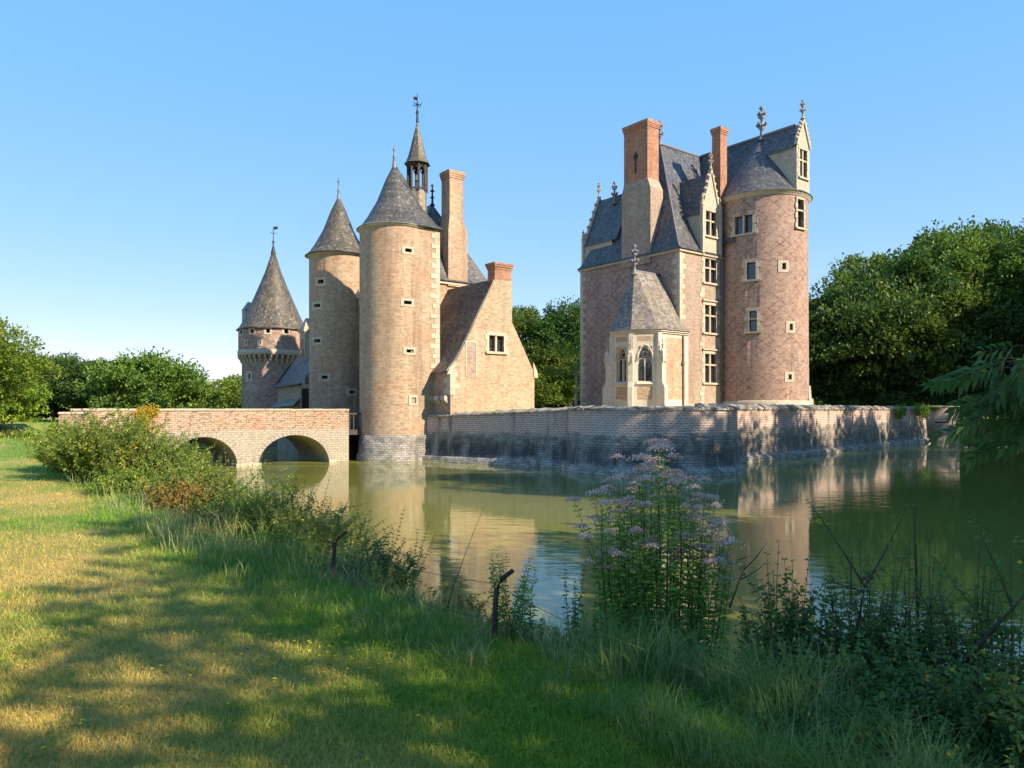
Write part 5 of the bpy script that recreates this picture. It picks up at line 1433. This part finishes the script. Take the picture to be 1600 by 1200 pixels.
shoot('sapling', loc, [(rel(1330, 1030, 4.7, loc), rel(1352, 915, 4.7, loc), (.0, 0), 0, .012), (rel(1352, 918, 4.7, loc), rel(1262, 782, 4.6, loc), (.02, 0), 16, .006),
     (rel(1350, 925, 4.7, loc), rel(1272, 900, 4.7, loc), (0, 0), 4, .006), (rel(1352, 915, 4.7, loc), rel(1418, 790, 4.8, loc), (.02, .0), 6, .007), (rel(1345, 960, 4.7, loc), rel(1300, 930, 4.8, loc), (0, 0), 8, .004)],
     'tall reddish shoot forking in two over the water, lower right', 311)
loc = (W3(1438, 1010, 4.7)[0], 4.7, 1.2)
shoot('sapling', loc, [(rel(1438, 1030, 4.7, loc), rel(1428, 790, 4.7, loc), (-.01, 0), 3, .010), (rel(1425, 1020, 4.7, loc), rel(1440, 870, 4.75, loc), (.03, 0), 5, .006), (rel(1440, 990, 4.7, loc), rel(1495, 915, 4.8, loc), (0, 0), 6, .005)],
     'straight bare red shoot standing right of the forked one', 312)
loc = (W3(1540, 1000, 4.3)[0], 4.3, 1.1)
shoot('sapling', loc, [(rel(1500, 1040, 4.3, loc), rel(1610, 920, 4.1, loc), (0, 0), 10, .014), (rel(1585, 960, 4.2, loc), rel(1512, 800, 4.5, loc), (.04, 0), 18, .006), (rel(1540, 1000, 4.3, loc), rel(1548, 905, 4.3, loc), (0, 0), 14, .005),
     (rel(1570, 985, 4.3, loc), rel(1640, 1000, 4.0, loc), (0, 0), 14, .006), (rel(1560, 1010, 4.3, loc), rel(1610, 1090, 4.0, loc), (0, 0), 16, .006), (rel(1610, 920, 4.1, loc), rel(1590, 840, 4.2, loc), (0, 0), 10, .006), (rel(1500, 1030, 4.3, loc), rel(1470, 930, 4.5, loc), (0, 0), 12, .005)],
     'leafy dark branches leaning in at the right edge over the water', 313, nl=12, L=.07, W=.036, bare=.1)
for i, (px, Y_, ty, n_, L_, W_, mt, lb) in enumerate([(930, 5.2, 960, 7, .09, .045, 'leaf_herb', 'broad-leaved green weed at the left foot of the flower clump'), (1010, 5.0, 985, 8, .09, .05, 'leaf_herb', 'broad-leaved green weed in front of the flower clump'),
        (1090, 4.9, 975, 8, .09, .045, 'leaf_herb', 'leafy green weed at the right foot of the flower clump'), (1140, 4.2, 1075, 6, .08, .06, 'leaf_ash', 'bright green bramble leaves low in the grass, lower right'), (1190, 3.9, 1100, 6, .08, .06, 'leaf_ash', 'bright green bramble leaves beside the low dark bush'),
        (860, 5.3, 985, 5, .07, .04, 'leaf_herb', 'green weed between the fence post and the flower clump'), (1210, 5.0, 930, 7, .07, .035, 'leaf_herb', 'upright green weed right of the flower clump, before the rushes')]):
    x_ = (px - 800) / F * Y_; herb(x_, Y_, max(.25, hz(ty, Y_) - G(x_, Y_)), n_, 20, L_, W_, mt, lb, 400 + i, .16)
# dead forked twig right of the flowers, thin arching twig over the water
loc = (W3(1150, 960, 5.5)[0], 5.5, 1.2)
shoot('dead_twig', loc, [(rel(1140, 950, 5.5, loc), rel(1165, 880, 5.5, loc), (0, 0), 0, .007), (rel(1162, 890, 5.5, loc), rel(1197, 848, 5.5, loc), (.03, 0), 0, .005), (rel(1158, 905, 5.5, loc), rel(1196, 880, 5.5, loc), (.03, 0), 0, .005), (rel(1152, 875, 5.5, loc), rel(1175, 868, 5.5, loc), (0, 0), 0, .004)],
     'dead dark forked twig sticking out right of the flower clump', 320)
loc = (W3(705, 960, 6.2)[0], 6.2, 1.1)
shoot('dead_twig', loc, [(rel(690, 975, 6.2, loc), rel(757, 790, 6.2, loc), (-.03, 0), 0, .004), (rel(700, 950, 6.2, loc), rel(715, 880, 6.2, loc), (0, 0), 0, .003)], 'thin bare arching twig between the two bent fence posts', 321)

# iris leaves
def iris(x, y, n, H, seed, label):
    rng = np.random.default_rng(seed); z = G(x, y); m = MB()
    for k in range(n):
        bx_, by_ = rng.normal(size=2) * .07; a = rng.uniform(0, 6.28); l = rng.uniform(.05, .25); h = H * rng.uniform(.6, 1); wd = .012
        pr = None
        for q in range(6):
            t = q / 5; c = (bx_ + math.cos(a) * l * t * t, by_ + math.sin(a) * l * t * t, z + h * (t - .08 * t ** 3)); ww = wd * (1 - t ** 3)
            cur = ((c[0] - ww * math.sin(a + .8), c[1] + ww * math.cos(a + .8), c[2]), (c[0] + ww * math.sin(a + .8), c[1] - ww * math.cos(a + .8), c[2]))
            if pr: m.face([pr[0], pr[1], cur[1], cur[0]])
            pr = cur
    o = thing('iris', (x, y, z), 0, label, 'plant'); m.build('leaves', M['leaf_ash'], o)
iris(1.72, 5.35, 16, .75, 1, 'sword-leaved iris growing at the right foot of the flower clump')
iris(1.95, 5.1, 14, .6, 2, 'sword-leaved iris among rushes right of the flower clump')
def rushes(x, y, n, H, seed, label, sp=.18):
    rng = np.random.default_rng(seed); z = G(x, y); m = MB()
    for k in range(n):
        bx_, by_ = rng.normal(size=2) * sp; a = rng.uniform(0, 6.28); l = rng.uniform(.02, .15); h = H * rng.uniform(.6, 1)
        m.tube([(bx_, by_, z - .05), (bx_ + .3 * l * math.cos(a), by_ + .3 * l * math.sin(a), z + h * .6), (bx_ + l * math.cos(a), by_ + l * math.sin(a), z + h)], [.003, .0025, .001], 4)
        if rng.random() < .4:
            c = (bx_ + l * math.cos(a), by_ + l * math.sin(a)); m.lathe([(0, z + h - .02), (.007, z + h - .005), (.004, z + h + .01), (0, z + h + .02)], c, 5)
    o = thing('rush_clump', (x, y, z), 0, label, 'plant'); m.build('stalks', M['stem'], o)
rushes(1.85, 5.6, 90, .78, 4, 'tuft of thin brown-headed rushes right of the iris'); rushes(2.15, 5.5, 70, .7, 5, 'tuft of rushes in front of the forked red shoot')

# overhanging ash at the right: trunk outside the frame
def ash():
    rng = np.random.default_rng(9); x0, y0 = 8.6, 5.0; z0 = max(G(x0, y0), .0)
    x0, y0 = 9.3, -.6; z0 = G(x0, y0)
    o = thing('ash_tree', (x0, y0, z0), 0, 'ash tree leaning in from the right with long leaflets hanging over the water', 'tree')
    m = MB(); L = lambda p: (p[0] - x0, p[1] - y0, p[2])
    m.tube([L((x0, y0, z0 - .2)), L((x0 - .5, y0 + .9, 3)), L((x0 - 1.2, y0 + 2.0, 5)), L((x0 - 1.0, y0 + 2.4, 7))], [.2, .16, .12, .07], 9)
    out = []; 
    lim = [((8.7, .4, 3.2), (6.4, 3.8, 4.2), (4.75, 6.0, hz(560, 6.0))), ((8.3, .9, 4.0), (6.6, 3.6, 3.9), (4.5, 6.2, hz(595, 6.2)))]
    for a, b, c in lim: m.tube([L(a), L(b), L(c)], [.05, .03, .012], 6)
    tw = [(1600, 580, 1500, 592), (1610, 585, 1548, 560), (1600, 590, 1512, 640), (1605, 600, 1540, 650), (1610, 600, 1525, 618), (1620, 600, 1562, 690), (1620, 615, 1585, 655), (1620, 570, 1590, 540), (1625, 620, 1598, 690),
          (1610, 575, 1530, 575), (1600, 605, 1515, 665), (1610, 560, 1560, 580), (1620, 600, 1575, 620)]
    for i, (ax, ay, bx_, by_) in enumerate(tw):
        Y0 = 6.0 + rng.uniform(-.2, .3); a = W3(ax + 30, ay, Y0); b = W3(bx_, by_, Y0 + rng.uniform(-.3, .3)); a = a + [rng.uniform(0, .1), 0, 0]
        t = np.linspace(0, 1, 5)[:, None]; C = a + (b - a) * t + np.array([0, 0, .06]) * np.sin(t * np.pi)
        m.tube([L(p) for p in C], [.006, .005, .004, .003, .002], 5)
        for q in np.linspace(.25, 1, 4):
            p = a + (b - a) * q + np.array([0, 0, .06]) * math.sin(q * math.pi)
            rd = norm(np.array([rng.normal() * .5 - .4, rng.normal() * .5, -.5 + rng.normal() * .3]))
            ra = np.linspace(.04, .27, 5)
            sd = norm(np.cross(rd, [0, 1, .3]))
            pos = p + ra[:, None] * rd
            m.tube([L(p), L(pos[-1])], .0018, 4)
            for sg in (1, -1): out.append((pos - [x0, y0, z0], np.tile(rd * .8 + sd * sg * .8, (5, 1)), np.full(5, .125), np.full(5, .046)))
            out.append((pos[-1:] - [x0, y0, z0], rd[None], np.full(1, .13), np.full(1, .036)))
    m.build('trunk', M['bark'], o)
    P = np.concatenate([a[0] for a in out]); D = np.concatenate([a[1] for a in out]); LL = np.concatenate([a[2] for a in out]); WW = np.concatenate([a[3] for a in out])
    V, Fc = leaf_arrays(P, D, LL, WW, rng, .2, .25); np_mesh('leaves', V, Fc, M['leaf_ash'], o)
    V, Fc = crown_arrays(rng, (-1.2, 2.2, 6.4), (2.2, 2.0, 1.8), 50, 60, .12, .3); np_mesh('crown', V, Fc, M['leaf_ash'], o)
ash()

# fence: bent rusty posts, two wires, netting
fence = thing('wire_fence', (-.13, 5.2, 0), 0, 'rusty bent iron fence posts with sagging wire along the bank top', 'fence')
fp = [(-1.78, 7.3), (-.13, 5.2), (1.15, 5.85)]
hooks = []
for i, (x, y) in enumerate(fp):
    z = G(x, y); x_, y_ = x + .13, y - 5.2; H = .52
    m = MB(); m.tube([(x_, y_, z - .1), (x_ + .01, y_, z + H * .5), (x_ + .02, y_, z + H * .8), (x_ + .06, y_ + .01, z + H * .95), (x_ + .14, y_ + .02, z + H * 1.06)], [.021, .02, .019, .018, .016], 8)
    m.build('post', M['rust'], fence); hooks.append((x_, y_, z))
m = MB()
for f in (.46, .2):
    for a, b in zip(hooks[:-1], hooks[1:]):
        m.tube([(a[0] + (b[0] - a[0]) * t, a[1] + (b[1] - a[1]) * t, a[2] + f + (b[2] - a[2]) * t - .06 * math.sin(t * math.pi)) for t in np.linspace(0, 1, 9)], .0022, 4)
m.build('wire', M['rust'], fence)
m = MB(); a, b = Vector(hooks[1]), Vector(hooks[2]); s = .032
for r_ in range(9):
    for c_ in range(26):
        u = (c_ + .5 * (r_ % 2)) * s * 1.73; v = r_ * s * 1.5
        def NP(u, v): t = u / (b - a).length; p = a + (b - a) * t; return (p.x, p.y, p.z + .03 + v)
        h = [NP(u + s * math.sin(k * math.pi / 3), v + s * math.cos(k * math.pi / 3)) for k in range(4)]
        m.tube(h, .0009, 3, False)
m.build('netting', M['rust'], fence)

# ------------------------------------------------------------------ light, sky, camera
W = bpy.data.worlds.new('World'); scene.world = W; W.use_nodes = True
nt = W.node_tree; bg = nt.nodes['Background']
sky = nt.nodes.new('ShaderNodeTexSky'); sky.sky_type = 'NISHITA'; sky.sun_disc = False
sky.sun_elevation = SUN_EL
sd = Vector((math.sin(SUN_AZ) * math.cos(SUN_EL), -math.cos(SUN_AZ) * math.cos(SUN_EL), math.sin(SUN_EL)))   # towards the sun
sky.sun_rotation = math.atan2(sd.x, sd.y)
sky.altitude = 300; sky.air_density = 1.0; sky.dust_density = .0; sky.ozone_density = 3.5
hs = nt.nodes.new('ShaderNodeHueSaturation'); hs.inputs['Saturation'].default_value = 3.6; hs.inputs['Value'].default_value = 1.58; gm = nt.nodes.new('ShaderNodeGamma'); gm.inputs[1].default_value = .2; nt.links.new(sky.outputs[0], gm.inputs[0]); nt.links.new(gm.outputs[0], hs.inputs['Color'])
tn = nt.nodes.new('ShaderNodeMix'); tn.data_type = 'RGBA'; tn.blend_type = 'MULTIPLY'; tn.inputs[0].default_value = 1; tn.inputs[7].default_value = (1.04, .93, 1.02, 1)
nt.links.new(hs.outputs[0], tn.inputs[6]); nt.links.new(tn.outputs[2], bg.inputs[0]); bg.inputs[1].default_value = .15
sl = bpy.data.lights.new('sun', 'SUN'); sl.energy = 3.0; sl.angle = R(.55); sl.color = (1, .83, .62)
so = bpy.data.objects.new('sun', sl); COL.objects.link(so)
so.rotation_euler = (-sd).to_track_quat('-Z', 'Y').to_euler(); so.location = sd * 200
cd = bpy.data.cameras.new('camera'); cam = bpy.data.objects.new('camera', cd); COL.objects.link(cam)
cam.location = (0, 0, EYE); cam.rotation_euler = (R(90), 0, 0)
cd.sensor_width = 36; cd.lens = F / 1600 * 36; cd.shift_y = (HOR - 600) / 1600; cd.clip_end = 4000; cd.clip_start = .05
scene.camera = cam
scene.view_settings.view_transform = 'Standard'; scene.view_settings.look = 'None'; scene.view_settings.exposure = 1.78; scene.view_settings.gamma = 1
